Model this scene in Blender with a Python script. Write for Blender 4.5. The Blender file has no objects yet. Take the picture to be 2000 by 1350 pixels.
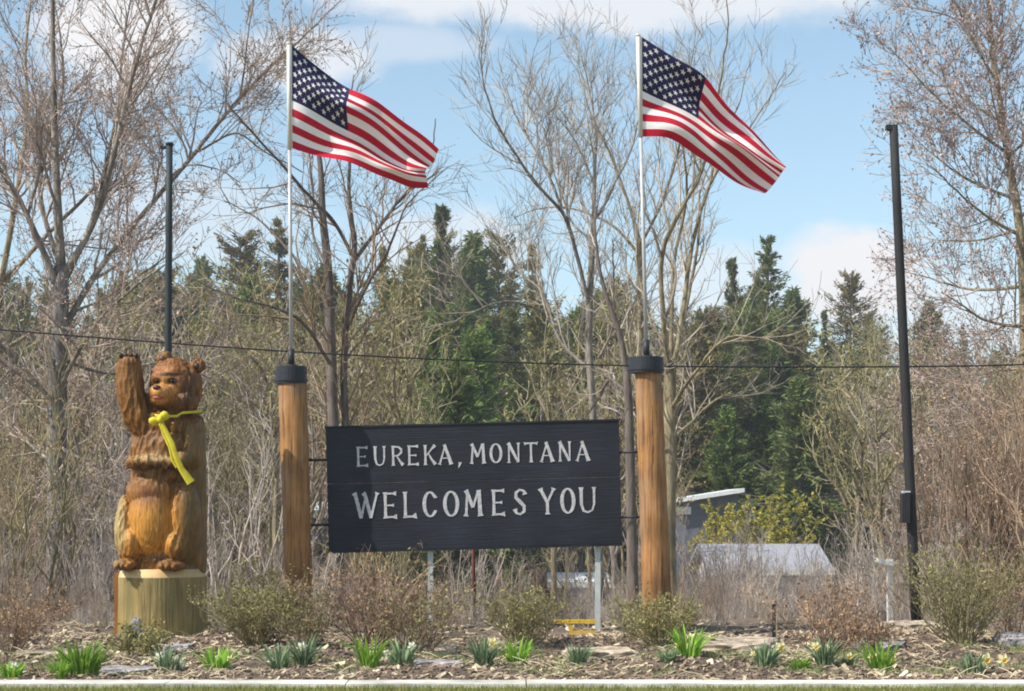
import bpy, bmesh, math, random
import numpy as np
from mathutils import Vector, Matrix, noise as mnoise

rng = np.random.default_rng(7)
random.seed(7)
C = bpy.context.scene.collection
sc = bpy.context.scene

# ------------------------------------------------------------------ camera
F, HY, EYE = 3608.0, 994.0, 1.5        # focal length in photo pixels, horizon row, eye height
cd = bpy.data.cameras.new('camera'); cam = bpy.data.objects.new('camera', cd); C.objects.link(cam)
cam.location = (0, 0, EYE); cam.rotation_euler = (math.pi/2, 0, 0)
cd.sensor_width = 36; cd.lens = F/2000*36; cd.shift_y = (HY-675)/2000
cd.clip_start = .1; cd.clip_end = 6000
sc.camera = cam

def P(px, py, Y):
    return Vector(((px-1000)/F*Y, Y, EYE+(HY-py)/F*Y))
def PX(px, Y): return (px-1000)/F*Y

# ------------------------------------------------------------------ sky and sun
SUN_AZ, SUN_EL = math.radians(66), math.radians(45)     # azimuth left of the camera's back
sdir = Vector((-math.sin(SUN_AZ)*math.cos(SUN_EL), -math.cos(SUN_AZ)*math.cos(SUN_EL), math.sin(SUN_EL)))
world = bpy.data.worlds.new('World'); sc.world = world; world.use_nodes = True
wn, wl = world.node_tree.nodes, world.node_tree.links
wn.clear()
wo = wn.new('ShaderNodeOutputWorld'); bg = wn.new('ShaderNodeBackground'); wl.new(bg.outputs[0], wo.inputs[0])
sky = wn.new('ShaderNodeTexSky'); sky.sky_type = 'NISHITA'; sky.sun_disc = False
sky.sun_elevation = SUN_EL; sky.sun_rotation = math.atan2(sdir.x, sdir.y)
sky.altitude = 800; sky.air_density = 1.0; sky.dust_density = 1.6; sky.ozone_density = 1.2
bg.inputs[1].default_value = .14
tc = wn.new('ShaderNodeTexCoord')
def wmath(op, a, b=None, c=None):
    n = wn.new('ShaderNodeMath'); n.operation = op
    for i, v in enumerate((a, b, c)):
        if v is None: continue
        if hasattr(v, 'links'): wl.new(v, n.inputs[i])
        else: n.inputs[i].default_value = v
    return n.outputs[0]
def wmap(scale, rot=(0, 0, 0), loc=(0, 0, 0)):
    m = wn.new('ShaderNodeMapping'); m.inputs['Scale'].default_value = scale
    m.inputs['Location'].default_value = loc
    wl.new(tc.outputs['Generated'], m.inputs[0]); return m.outputs[0]
def wnoise(vec, s, det=6, rough=.6):
    n = wn.new('ShaderNodeTexNoise'); n.inputs['Scale'].default_value = s; n.inputs['Detail'].default_value = det
    n.inputs['Roughness'].default_value = rough; wl.new(vec, n.inputs['Vector']); return n.outputs[0]
def wramp(v, a, b):
    n = wn.new('ShaderNodeMapRange'); n.interpolation_type = 'SMOOTHSTEP'
    wl.new(v, n.inputs[0]); n.inputs[1].default_value = a; n.inputs[2].default_value = b; return n.outputs[0]
puff = wnoise(wmap((1, 1, 1.8)), 14, 8, .62)
sep = wn.new('ShaderNodeSeparateXYZ'); wl.new(tc.outputs['Generated'], sep.inputs[0])
yy = wmath('MAXIMUM', wmath('ABSOLUTE', sep.outputs[1]), .05)
ax = wmath('DIVIDE', sep.outputs[0], yy); az = wmath('DIVIDE', sep.outputs[2], yy)
front = wramp(sep.outputs[1], .3, .6)
def cloud(px, py, wx, wy, amp=.55):
    cx, cz = (px-1000)/F, (HY-py)/F
    dx = wmath('DIVIDE', wmath('SUBTRACT', ax, cx), wx/F); dz = wmath('DIVIDE', wmath('SUBTRACT', az, cz), wy/F)
    d = wmath('SQRT', wmath('ADD', wmath('MULTIPLY', dx, dx), wmath('MULTIPLY', dz, dz)))
    e = wmath('ADD', wmath('SUBTRACT', 1.0, d), wmath('MULTIPLY', wmath('SUBTRACT', puff, .5), 1.6))
    return wmath('MULTIPLY', wramp(e, -.2, .42), amp)
cl = None
for a in ((1150, -25, 560, 85, .8), (760, 85, 230, 40, .38), (1668, 545, 150, 95, 1.0), (235, 50, 190, 140, 1.0),
          (560, 110, 170, 70, .75), (1400, 560, 170, 80, .5), (880, 480, 160, 90, .55), (1900, 620, 200, 90, .5), (330, 420, 300, 90, .4)):
    c = cloud(*a); cl = c if cl is None else wmath('MAXIMUM', cl, c)
cl = wmath('MULTIPLY', cl, front)
gen = wmath('MULTIPLY', wramp(wnoise(wmap((1, 1, 2.6), loc=(3.1, 1.2, .4)), 2.4, 8, .58), .52, .68), .7)
# the rest of the sky carries the same broken fair-weather cloud
gen = wmath('MULTIPLY', gen, wmath('SUBTRACT', 1.0, front))
cl = wmath('MAXIMUM', cl, gen)
mx = wn.new('ShaderNodeMix'); mx.data_type = 'RGBA'
wl.new(cl, mx.inputs['Factor'])
hs = wn.new('ShaderNodeHueSaturation'); hs.inputs['Hue'].default_value = .485; hs.inputs['Saturation'].default_value = .92; hs.inputs['Value'].default_value = 1.0
wl.new(sky.outputs[0], hs.inputs['Color']); wl.new(hs.outputs[0], mx.inputs['A'])
mx.inputs['B'].default_value = (5.1, 5.05, 5.15, 1)
wl.new(mx.outputs['Result'], bg.inputs[0])

sd = bpy.data.lights.new('sun', 'SUN'); sun = bpy.data.objects.new('sun', sd); C.objects.link(sun)
sd.energy = 4.5; sd.angle = math.radians(.5); sd.color = (1, .95, .86)
sun.rotation_euler = (-sdir).to_track_quat('-Z', 'Y').to_euler()
sun.location = sdir*60
sc.view_settings.view_transform = 'Standard'; sc.view_settings.look = 'None'
sc.view_settings.exposure = 0.45; sc.view_settings.gamma = 1; sc.view_settings.use_curve_mapping = False
sc.render.engine = 'CYCLES'
sc.cycles.pixel_filter_type = 'BLACKMAN_HARRIS'; sc.cycles.filter_width = 1.9
sc.cycles.max_bounces = 6; sc.cycles.diffuse_bounces = 3; sc.cycles.transparent_max_bounces = 4

# ------------------------------------------------------------------ materials
def mat(name, c1, c2=None, scale=8, rough=.8, bump=0, stretch=(1, 1, 1), island=0, hue=None, trans=0, detail=6, spec=.3, c3=None, big=0, coord='Object', attr=None):
    m = bpy.data.materials.new(name); m.use_nodes = True
    n, l = m.node_tree.nodes, m.node_tree.links
    b = n['Principled BSDF']; b.inputs['Roughness'].default_value = rough
    b.inputs['Specular IOR Level'].default_value = spec
    c2 = c2 or tuple(x*.7 for x in c1)
    t = n.new('ShaderNodeTexCoord'); mp = n.new('ShaderNodeMapping'); mp.inputs['Scale'].default_value = stretch
    l.new(t.outputs[coord], mp.inputs[0])
    ns = n.new('ShaderNodeTexNoise'); ns.inputs['Scale'].default_value = scale; ns.inputs['Detail'].default_value = detail
    ns.inputs['Roughness'].default_value = .65; l.new(mp.outputs[0], ns.inputs['Vector'])
    r = n.new('ShaderNodeValToRGB'); l.new(ns.outputs[0], r.inputs[0])
    e = r.color_ramp.elements; e[0].position = .32; e[1].position = .68
    e[0].color = (*c2, 1); e[1].color = (*c1, 1)
    if c3:
        x = e.new(.5); x.color = (*c3, 1)
    out = r.outputs[0]
    if attr:
        at = n.new('ShaderNodeAttribute'); at.attribute_name = attr
        mu = n.new('ShaderNodeMix'); mu.data_type = 'RGBA'; mu.blend_type = 'MULTIPLY'; mu.inputs['Factor'].default_value = 1
        l.new(at.outputs['Color'], mu.inputs['A']); l.new(out, mu.inputs['B']); out = mu.outputs['Result']
    if big:
        nb = n.new('ShaderNodeTexNoise'); nb.inputs['Scale'].default_value = big; nb.inputs['Detail'].default_value = 4
        l.new(t.outputs[coord], nb.inputs['Vector'])
        mr = n.new('ShaderNodeMapRange'); l.new(nb.outputs[0], mr.inputs[0]); mr.inputs[1].default_value = .3; mr.inputs[2].default_value = .7
        mr.inputs[3].default_value = .6; mr.inputs[4].default_value = 1.35
        h = n.new('ShaderNodeHueSaturation'); l.new(mr.outputs[0], h.inputs['Value']); l.new(out, h.inputs['Color']); out = h.outputs[0]
    if island:
        g = n.new('ShaderNodeNewGeometry'); oi = n.new('ShaderNodeObjectInfo')
        mr = n.new('ShaderNodeMapRange'); l.new(g.outputs['Random Per Island'], mr.inputs[0])
        mr.inputs[3].default_value = 1-island; mr.inputs[4].default_value = 1+island
        mr2 = n.new('ShaderNodeMapRange'); l.new(oi.outputs['Random'], mr2.inputs[0])
        mr2.inputs[3].default_value = .8; mr2.inputs[4].default_value = 1.2
        mm = n.new('ShaderNodeMath'); mm.operation = 'MULTIPLY'; l.new(mr.outputs[0], mm.inputs[0]); l.new(mr2.outputs[0], mm.inputs[1])
        h = n.new('ShaderNodeHueSaturation'); l.new(mm.outputs[0], h.inputs['Value']); l.new(out, h.inputs['Color'])
        if hue:
            mh = n.new('ShaderNodeMapRange'); l.new(oi.outputs['Random'], mh.inputs[0]); mh.inputs[3].default_value = .5-hue; mh.inputs[4].default_value = .5+hue
            l.new(mh.outputs[0], h.inputs['Hue'])
        out = h.outputs[0]
    l.new(out, b.inputs['Base Color'])
    if bump:
        bp = n.new('ShaderNodeBump'); bp.inputs['Strength'].default_value = bump; bp.inputs['Distance'].default_value = .03
        l.new(ns.outputs[0], bp.inputs['Height']); l.new(bp.outputs[0], b.inputs['Normal'])
    if trans:
        o = n['Material Output']; tr = n.new('ShaderNodeBsdfTranslucent'); ms = n.new('ShaderNodeMixShader'); ms.inputs[0].default_value = trans
        l.new(out, tr.inputs[0]); l.new(b.outputs[0], ms.inputs[1]); l.new(tr.outputs[0], ms.inputs[2]); l.new(ms.outputs[0], o.inputs[0])
    return m

M = {}
M['lawn'] = mat('lawn', (.13, .16, .03), (.2, .18, .06), 6)
M['grass'] = mat('grass', (.15, .2, .04), (.26, .23, .08), 4, island=.35, trans=.25)
M['soil'] = mat('soil', (.2, .15, .11), (.07, .052, .04), 7, .95, .8, c3=(.13, .095, .07), big=.8)
M['chip'] = mat('chip', (.3, .22, .16), (.13, .09, .065), 3, .9, island=.6)
M['straw'] = mat('straw', (.58, .5, .35), (.33, .25, .15), 3, .9, island=.4)
M['concrete'] = mat('concrete', (.72, .69, .62), (.58, .55, .49), 12, .9, .2, big=1.5)
M['joint'] = mat('joint', (.12, .1, .08), (.06, .05, .04), 10)
M['stone'] = mat('stone', (.62, .52, .4), (.2, .155, .11), 11, .95, .9, stretch=(1, 1, 4), c3=(.45, .36, .27), big=3)
M['stone_grey'] = mat('stone_grey', (.5, .46, .46), (.18, .16, .155), 11, .95, .9, stretch=(1, 1, 4), c3=(.36, .33, .33), big=3)
M['post'] = mat('post', (.42, .22, .085), (.17, .08, .034), 4, .75, .7, stretch=(7, 7, .35), c3=(.33, .16, .055), big=2.2)
def weather(m, c, lo, hi, stretch, scale):
    # grey-brown weathered streaks with their own shapes laid over a wood material
    n, l = m.node_tree.nodes, m.node_tree.links; b = n['Principled BSDF']; src = b.inputs['Base Color'].links[0].from_socket
    t = n.new('ShaderNodeTexCoord'); mp = n.new('ShaderNodeMapping'); mp.inputs['Scale'].default_value = stretch; l.new(t.outputs['Object'], mp.inputs[0])
    ns = n.new('ShaderNodeTexNoise'); ns.inputs['Scale'].default_value = scale; ns.inputs['Detail'].default_value = 7; ns.inputs['Roughness'].default_value = .7; l.new(mp.outputs[0], ns.inputs[0])
    mr = n.new('ShaderNodeMapRange'); l.new(ns.outputs[0], mr.inputs[0]); mr.inputs[1].default_value = lo; mr.inputs[2].default_value = hi
    x = n.new('ShaderNodeMix'); x.data_type = 'RGBA'; l.new(mr.outputs[0], x.inputs['Factor']); l.new(src, x.inputs['A']); x.inputs['B'].default_value = (*c, 1)
    l.new(x.outputs['Result'], b.inputs['Base Color'])
weather(M['post'], (.07, .04, .022), .58, .63, (5, 5, .16), 7)
weather(M['post'], (.3, .22, .15), .5, .72, (1.5, 1.5, .5), 2.3)
weather(M['post'], (.09, .045, .02), .7, .74, (1, 1, .8), 7)
M['black_metal'] = mat('black_metal', (.03, .033, .042), (.018, .02, .026), 20, .5)
M['pole_dark'] = mat('pole_dark', (.032, .03, .032), (.013, .012, .013), 14, .7, .3, stretch=(6, 6, .6))
M['pole_green'] = mat('pole_green', (.03, .04, .043), (.018, .024, .027), 14, .6, .2, stretch=(6, 6, .6))
M['aluminium'] = mat('aluminium', (.5, .5, .5), (.38, .38, .39), 8, .4, spec=.6)
M['white_pole'] = mat('white_pole', (.68, .66, .6), (.58, .56, .5), 8, .4)
M['sign'] = mat('sign', (.021, .024, .034), (.01, .012, .018), 4, .55, .3, stretch=(.6, 1, 14), big=1.6)
M['letter'] = mat('letter', (.62, .61, .6), (.33, .33, .34), 30, .6, .1)
M['galv'] = mat('galv', (.55, .58, .57), (.4, .44, .43), 9, .5)
M['rust'] = mat('rust', (.17, .05, .035), (.09, .03, .025), 20, .8)
M['yellow'] = mat('yellow', (.75, .48, .05), (.55, .33, .04), 10, .5)
M['ribbon'] = mat('ribbon', (.85, .75, .06), (.7, .58, .03), 12, .55, .3, trans=.25)
M['red'] = mat('red', (.58, .008, .035), (.5, .006, .03), 30, .8, trans=.25)
M['white'] = mat('white', (.9, .89, .86), (.86, .85, .82), 30, .8, trans=.25)
M['navy'] = mat('navy', (.02, .016, .075), (.015, .012, .06), 30, .8, trans=.15)
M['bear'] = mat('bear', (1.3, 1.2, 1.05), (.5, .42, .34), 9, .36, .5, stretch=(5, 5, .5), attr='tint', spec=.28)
M['eye'] = mat('eye', (.02, .013, .01), None, 5, .3)
M['nose'] = mat('nose', (.07, .035, .025), (.04, .02, .015), 5, .35)
M['mouth'] = mat('mouth', (.4, .1, .07), (.3, .07, .05), 5, .5)
M['log_side'] = mat('log_side', (.44, .28, .08), (.17, .105, .035), 4, .6, .7, stretch=(6, 6, .35), c3=(.3, .23, .09), big=1.6)
weather(M['log_side'], (.1, .07, .03), .55, .68, (6, 6, .2), 5)
weather(M['log_side'], (.19, .165, .065), .5, .7, (1, 1, .6), 2.2)
M['log_top'] = mat('log_top', (.66, .47, .24), (.5, .32, .13), 8, .6, .2)
M['log_back'] = mat('log_back', (.42, .17, .03), (.2, .07, .015), 5, .6, .3, stretch=(6, 6, .4))
M['bark_pale'] = mat('bark_pale', (.36, .32, .27), (.1, .085, .07), 5, .9, 1.0, stretch=(3, 3, .6), c3=(.21, .18, .15), big=1.3)
M['bark_dark'] = mat('bark_dark', (.2, .165, .14), (.08, .063, .055), 4, .9, .7, stretch=(4, 4, .8))
M['bark_olive'] = mat('bark_olive', (.36, .3, .19), (.1, .08, .055), 5, .9, .9, stretch=(3, 3, .6), c3=(.22, .18, .11), big=1.1)
M['twig_brown'] = mat('twig_brown', (.36, .26, .18), (.2, .14, .1), 2, .85, island=.45)
M['twig_grey'] = mat('twig_grey', (.47, .4, .35), (.25, .21, .18), 2, .85, island=.45)
M['twig_olive'] = mat('twig_olive', (.38, .33, .18), (.2, .17, .09), 2, .85, island=.45)
M['twig_pale'] = mat('twig_pale', (.5, .44, .36), (.3, .25, .2), 2, .85, island=.4)
M['bud_brown'] = mat('bud_brown', (.45, .29, .17), (.25, .15, .09), 2, .8, island=.5, trans=.2)
M['bud_mauve'] = mat('bud_mauve', (.5, .39, .33), (.3, .22, .185), 2, .8, island=.5, trans=.3)
M['twig_mauve'] = mat('twig_mauve', (.42, .34, .29), (.25, .195, .165), 2, .85, island=.45)
M['bark_mottled'] = mat('bark_mottled', (.3, .275, .25), (.055, .05, .048), 6, .9, 1.0, stretch=(3, 3, .9), c3=(.15, .135, .125), big=1.6)
M['bud_pink'] = mat('bud_pink', (.6, .44, .4), (.36, .25, .22), 2, .8, island=.5, trans=.2)
M['bud_olive'] = mat('bud_olive', (.32, .29, .11), (.17, .16, .06), 2, .8, island=.5, trans=.25)
M['leaf_yellow'] = mat('leaf_yellow', (.62, .55, .09), (.42, .38, .08), 2, .8, island=.4, trans=.3)
M['needle'] = mat('needle', (.21, .23, .065), (.1, .12, .04), .5, .8, trans=.3, island=.45, hue=.02, c3=(.15, .175, .055))
M['needle_olive'] = mat('needle_olive', (.31, .26, .08), (.16, .15, .05), .5, .8, trans=.3, island=.45, hue=.02)
M['needle_bright'] = mat('needle_bright', (.19, .26, .06), (.09, .14, .035), .5, .8, trans=.3, island=.45)
M['leaf_bright'] = mat('leaf_bright', (.3, .5, .06), (.16, .3, .04), 9, .5, island=.3, trans=.35)
M['leaf_blue'] = mat('leaf_blue', (.3, .38, .22), (.15, .23, .11), 9, .5, island=.3, trans=.3)
M['leaf_weed'] = mat('leaf_weed', (.3, .36, .12), (.17, .2, .08), 3, .7, island=.5, trans=.3)
M['petal'] = mat('petal', (.88, .83, .5), (.8, .72, .36), 20, .6, trans=.3)
M['petal_white'] = mat('petal_white', (.86, .85, .74), (.78, .76, .6), 20, .6, trans=.3)
M['trumpet'] = mat('trumpet', (.85, .62, .08), (.8, .5, .05), 20, .6, trans=.2)
M['ground'] = mat('ground', (.33, .27, .2), (.17, .135, .1), .9, .95, .5, c3=(.25, .2, .145), big=.05)
M['wall_grey'] = mat('wall_grey', (.2, .21, .25), (.15, .16, .19), 4, .8)
M['wall_pale'] = mat('wall_pale', (.5, .49, .5), (.4, .39, .4), 4, .8)
M['roof_pale'] = mat('roof_pale', (.4, .4, .44), (.24, .24, .27), 9, .6)
M['roof_white'] = mat('roof_white', (.8, .82, .82), (.68, .7, .7), 5, .5)
M['trim'] = mat('trim', (.75, .74, .7), (.65, .64, .6), 6, .6)
M['glass'] = mat('glass', (.03, .035, .045), None, 5, .1, spec=.8)
M['cable'] = mat('cable', (.012, .012, .013), None, 5, .6)

# ------------------------------------------------------------------ mesh helpers
def build(name, verts, faces, material, parent=None, smooth=False, cols=None, link=True):
    """verts (N,3); faces: list of (M,k) integer arrays"""
    me = bpy.data.meshes.new(name)
    verts = np.asarray(verts, dtype=np.float32)
    faces = [np.asarray(f, dtype=np.int32) for f in faces if len(f)]
    loops = np.concatenate([f.ravel() for f in faces]); tot = np.concatenate([np.full(len(f), f.shape[1], np.int32) for f in faces])
    me.vertices.add(len(verts)); me.vertices.foreach_set('co', verts.ravel())
    me.loops.add(len(loops)); me.loops.foreach_set('vertex_index', loops)
    me.polygons.add(len(tot)); st = np.zeros(len(tot), np.int32); st[1:] = np.cumsum(tot)[:-1]
    me.polygons.foreach_set('loop_start', st); me.polygons.foreach_set('loop_total', tot)
    me.polygons.foreach_set('use_smooth', np.full(len(tot), bool(smooth)))
    if material:
        for m in (material if isinstance(material, (list, tuple)) else [material]): me.materials.append(m)
    me.update(calc_edges=True); me.validate()
    if cols is not None:
        a = me.color_attributes.new('tint', 'FLOAT_COLOR', 'POINT'); a.data.foreach_set('color', np.asarray(cols, np.float32).ravel())
    o = bpy.data.objects.new(name, me)
    if link: C.objects.link(o)
    if parent: o.parent = parent
    return o
def norm(a): return a/np.maximum(np.linalg.norm(a, axis=-1, keepdims=True), 1e-9)
def tubes(Pt, R, S=3, cap=False):
    Pt = np.asarray(Pt, float); R = np.asarray(R, float)
    N, K, _ = Pt.shape
    T = norm(np.gradient(Pt, axis=1)); mean = np.abs(norm(T.mean(1))[:, 2])
    ref = np.where((mean > .75)[:, None], np.array([[1., .13, 0]]), np.array([[0, 0.1, 1.]]))[:, None, :]
    A = norm(np.cross(T, ref)); B = np.cross(T, A)
    an = np.arange(S)*2*np.pi/S
    ring = Pt[:, :, None]+R[:, :, None, None]*(np.cos(an)[None, None, :, None]*A[:, :, None]+np.sin(an)[None, None, :, None]*B[:, :, None])
    V = ring.reshape(-1, 3)
    idx = np.arange(N*K*S).reshape(N, K, S)
    a, b = idx[:, :-1], idx[:, 1:]
    Q = np.stack([a, np.roll(a, -1, 2), np.roll(b, -1, 2), b], -1).reshape(-1, 4)
    fs = [Q]
    if cap:
        fs += [idx[:, -1, :].reshape(N, S), idx[:, 0, ::-1].reshape(N, S)]
    return V, fs
class MB:
    def __init__(s): s.v = []; s.f = {}; s.n = 0
    def add(s, V, fs):
        V = np.asarray(V, float)
        for f in fs:
            f = np.asarray(f)
            if len(f): s.f.setdefault(f.shape[1], []).append(f+s.n)
        s.v.append(V); s.n += len(V); return s
    def box(s, x0, x1, y0, y1, z0, z1, mtx=None):
        V = np.array([(x, y, z) for x in (x0, x1) for y in (y0, y1) for z in (z0, z1)], float)
        if mtx is not None: V = np.array([mtx @ Vector(v) for v in V])
        return s.add(V, [[(0, 1, 3, 2), (4, 6, 7, 5), (0, 4, 5, 1), (2, 3, 7, 6), (0, 2, 6, 4), (1, 5, 7, 3)]])
    def tube(s, pts, rad, S=10, cap=True):
        pts = np.array([tuple(p) for p in pts], float); rad = np.broadcast_to(np.asarray(rad, float), (len(pts),))
        return s.add(*tubes(pts[None], rad[None], S, cap))
    def build(s, name, m, parent=None, smooth=False, **k):
        return build(name, np.concatenate(s.v), [np.concatenate(f) for f in s.f.values()], m, parent, smooth, **k)
def empty(name, loc=(0, 0, 0), rz=0):
    o = bpy.data.objects.new(name, None); C.objects.link(o); o.location = loc; o.rotation_euler = (0, 0, rz); o.empty_display_size = .2
    return o
def tag(o, label, cat, group=None):
    o['label'] = label; o['category'] = cat
    if group: o['group'] = group
    return o
def kind(o, k): o['kind'] = k; return o
def at(o, loc):                       # shift a freshly built world-space mesh so its origin sits at loc
    o.data.transform(Matrix.Translation(-Vector(loc))); o.location = loc; return o
def child_at(o, root):                # same for a child of an unrotated root
    o.data.transform(Matrix.Translation(-root.location)); o.parent = root; return o
def copy_tree(o, parent=None):
    c = o.copy(); C.objects.link(c); c.parent = parent
    for ch in list(o.children): copy_tree(ch, c)
    return c

# ------------------------------------------------------------------ terrain
def tz(x, y):
    x = np.asarray(x, float); y = np.asarray(y, float)
    z = np.interp(y, [-400, 15, 15.6, 17, 20, 24, 27, 40, 60, 90, 130, 190, 300, 600, 3000],
                  [0, 0, -.03, .0, .02, .0, -.16, -1.6, -3.4, -3.2, 1.5, 9, 16, 14, 10])
    w = np.clip((y-40)/60, 0, 1)
    z = z+w*(1.2*np.sin(x*.045+1)+.8*np.sin(y*.06+x*.03))
    b = np.clip((y-16.0)/1.5, 0, 1)*np.clip((28-y)/3, 0, 1)
    z = z+b*(.035*np.sin(x*1.7+y*.6)+.03*np.sin(y*2.3-x*.9)+.02*np.sin(x*4.1+2)*np.sin(y*3.7))
    return z
xs = np.unique(np.concatenate([np.linspace(-2500, -60, 24), np.linspace(-60, -8, 40), np.linspace(-8, 8, 130), np.linspace(8, 60, 40), np.linspace(60, 2500, 24)]))
ys = np.unique(np.concatenate([np.linspace(-400, 10, 20), np.linspace(10, 15, 8), np.linspace(15, 28, 110), np.linspace(28, 120, 70), np.linspace(120, 400, 50), np.linspace(400, 3000, 30)]))
def grid(xs, ys, fz):
    X, Yg = np.meshgrid(xs, ys); V = np.stack([X, Yg, fz(X, Yg)], -1).reshape(-1, 3)
    nx, ny = len(xs), len(ys); i = np.arange(nx*ny).reshape(ny, nx)
    Q = np.stack([i[:-1, :-1], i[:-1, 1:], i[1:, 1:], i[1:, :-1]], -1).reshape(-1, 4)
    return V, [Q]
V, fs = grid(xs, ys, tz)
kind(build('ground', V, fs, M['ground'], smooth=True), 'structure')
# planting bed, one sheet above the ground
def bed_z(x, y): return tz(x, y)+.012+.014*np.sin(x*9+y*5)*np.sin(y*11-x*3)*0.5
V, fs = grid(np.linspace(-6.5, 6.5, 200), np.linspace(15.9, 26, 130), bed_z)
kind(build('planting_bed', V, fs, M['soil'], smooth=True), 'structure')
V, fs = grid(np.linspace(-40, 40, 40), np.linspace(-30, 15.52, 40), lambda x, y: tz(x, y)+.02+0*x)
kind(build('lawn', V, fs, M['lawn']), 'structure')
# concrete edging strip of cast slabs
strip = MB().box(-9, 9, 15.53, 15.86, -.12, .012).build('edging_strip', M['joint']); kind(strip, 'structure')
x = -9.0
while x < 9:
    w = 1.52
    MB().box(x+.005, x+w-.005, 15.52+random.uniform(-.002, .002), 15.87, -.1, .032+random.uniform(-.0015, .0015)).build('slab', M['concrete'], strip)
    x += w
# lawn blades at the near edge
def blades(n, xf, yf, h0, h1, w, lean, zf):
    x = xf(n); y = yf(n); z = zf(x, y); h = rng.uniform(h0, h1, n); a = rng.uniform(0, 6.283, n)
    dx, dy = np.cos(a)*w, np.sin(a)*w; lx, ly = rng.normal(0, lean, n)*h, rng.normal(0, lean, n)*h
    V = np.stack([np.stack([x-dx, y-dy, z-.004], -1), np.stack([x+dx, y+dy, z-.004], -1),
                  np.stack([x+dx*.6+lx*.4, y+dy*.6+ly*.4, z+h*.6], -1), np.stack([x-dx*.6+lx*.4, y-dy*.6+ly*.4, z+h*.6], -1), np.stack([x+lx, y+ly, z+h], -1)], 1)
    i = np.arange(n)[:, None]*5
    return V.reshape(-1, 3), [i+np.array([[0, 1, 2, 3]]), i+np.array([[3, 2, 4]])]
V, fs = blades(26000, lambda n: rng.uniform(-5.5, 5.5, n), lambda n: rng.uniform(13.8, 15.55, n), .02, .05, .003, .5, lambda x, y: tz(x, y)+.02)
kind(build('grass', V, fs, M['grass']), 'stuff')
# bark mulch, straw and dead leaves on the bed
def chips(n, xr, yr, s0, s1, flat, zf):
    x = rng.uniform(*xr, n); y = rng.uniform(*yr, n); s = rng.uniform(s0, s1, n); a = rng.uniform(0, 6.283, n); tl = rng.normal(0, .35, n)
    u = np.stack([np.cos(a), np.sin(a), tl], -1)*s[:, None]; v = np.stack([-np.sin(a), np.cos(a), rng.normal(0, .3, n)], -1)*(s*rng.uniform(.25, .6, n))[:, None]
    w = np.stack([0*x, 0*x, s*flat], -1); c = np.stack([x, y, zf(x, y)+s*.25], -1)
    V = np.stack([c+i*u+j*v*(1-.3*(i > 0))+k*w for i in (-1, 1) for j in (-1, 1) for k in (-1, 1)], 1)
    q = np.array([(0, 1, 3, 2), (4, 6, 7, 5), (0, 4, 5, 1), (2, 3, 7, 6), (0, 2, 6, 4), (1, 5, 7, 3)])
    return V.reshape(-1, 3), [(np.arange(n)[:, None, None]*8+q[None]).reshape(-1, 4)]
V, fs = chips(15000, (-5.6, 5.6), (15.84, 21.5), .008, .034, .22, bed_z)
kind(build('bark_mulch', V, fs, M['chip']), 'stuff')
m = MB(); m.add(*chips(4200, (-5.8, 5.8), (16.1, 23.5), .015, .05, .08, bed_z))
n = 5000; x = rng.uniform(-5.8, 5.8, n); y = rng.uniform(16.2, 24, n); keep = np.sin(x*1.9+y*.8)+.7*np.sin(x*4.1-y*2.2)+rng.normal(0, .5, n) > .1
x, y = x[keep], y[keep]; n = len(x); a = rng.uniform(0, 6.283, n); L = rng.uniform(.05, .22, n)
d = np.stack([np.cos(a)*L, np.sin(a)*L*.6, rng.uniform(-.02, .12, n)*L*4], -1); c = np.stack([x, y, bed_z(x, y)+.012], -1)
m.add(*tubes(np.stack([c, c+d*.5+[0, 0, .012], c+d], 1), np.tile([.004, .0045, .003], (n, 1)), 3))
kind(m.build('straw_litter', M['straw']), 'stuff')

# weeds and seedlings in drifts over the front of the bed
n = 9000; cxs = rng.uniform(-5.4, 5.4, 70); cys = rng.uniform(16.6, 19.2, 70); ci = rng.integers(0, 70, n)
wx, wy = cxs[ci]+rng.normal(0, .13, n), cys[ci]+rng.normal(0, .1, n)
V, fs = blades(n, lambda n: wx, lambda n: wy, .015, .07, .0045, .8, bed_z)
kind(build('ground_cover', V, fs, M['leaf_weed']), 'stuff')

# ------------------------------------------------------------------ bare trees
def resample(pts, K):
    pts = np.asarray(pts, float); n = len(pts)
    t = np.linspace(0, n-1, (n-1)*8+1); i = np.clip(t.astype(int), 0, n-2); f = (t-i)[:, None]
    p0 = pts[np.maximum(i-1, 0)]; p1 = pts[i]; p2 = pts[i+1]; p3 = pts[np.minimum(i+2, n-1)]
    q = .5*(2*p1+(p2-p0)*f+(2*p0-5*p1+4*p2-p3)*f**2+(3*p1-p0-3*p2+p3)*f**3)
    s = np.concatenate([[0], np.cumsum(np.linalg.norm(np.diff(q[:, :3], axis=0), axis=1))])
    u = np.linspace(0, s[-1], K)
    return np.stack([np.interp(u, s, q[:, k]) for k in range(q.shape[1])], -1), s[-1]
def grow(st, d, L, r, K, wander, up, tip=.35):
    N = len(st); Pt = np.zeros((N, K+1, 3)); Pt[:, 0] = st; d = norm(d)
    for k in range(K):
        d = d+rng.normal(0, wander, (N, 3)); d[:, 2] += up; d = norm(d)
        Pt[:, k+1] = Pt[:, k]+d*(L/K)[:, None]
    t = np.linspace(0, 1, K+1)[None]
    return Pt, r[:, None]*(1-(1-tip)*t)
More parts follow.
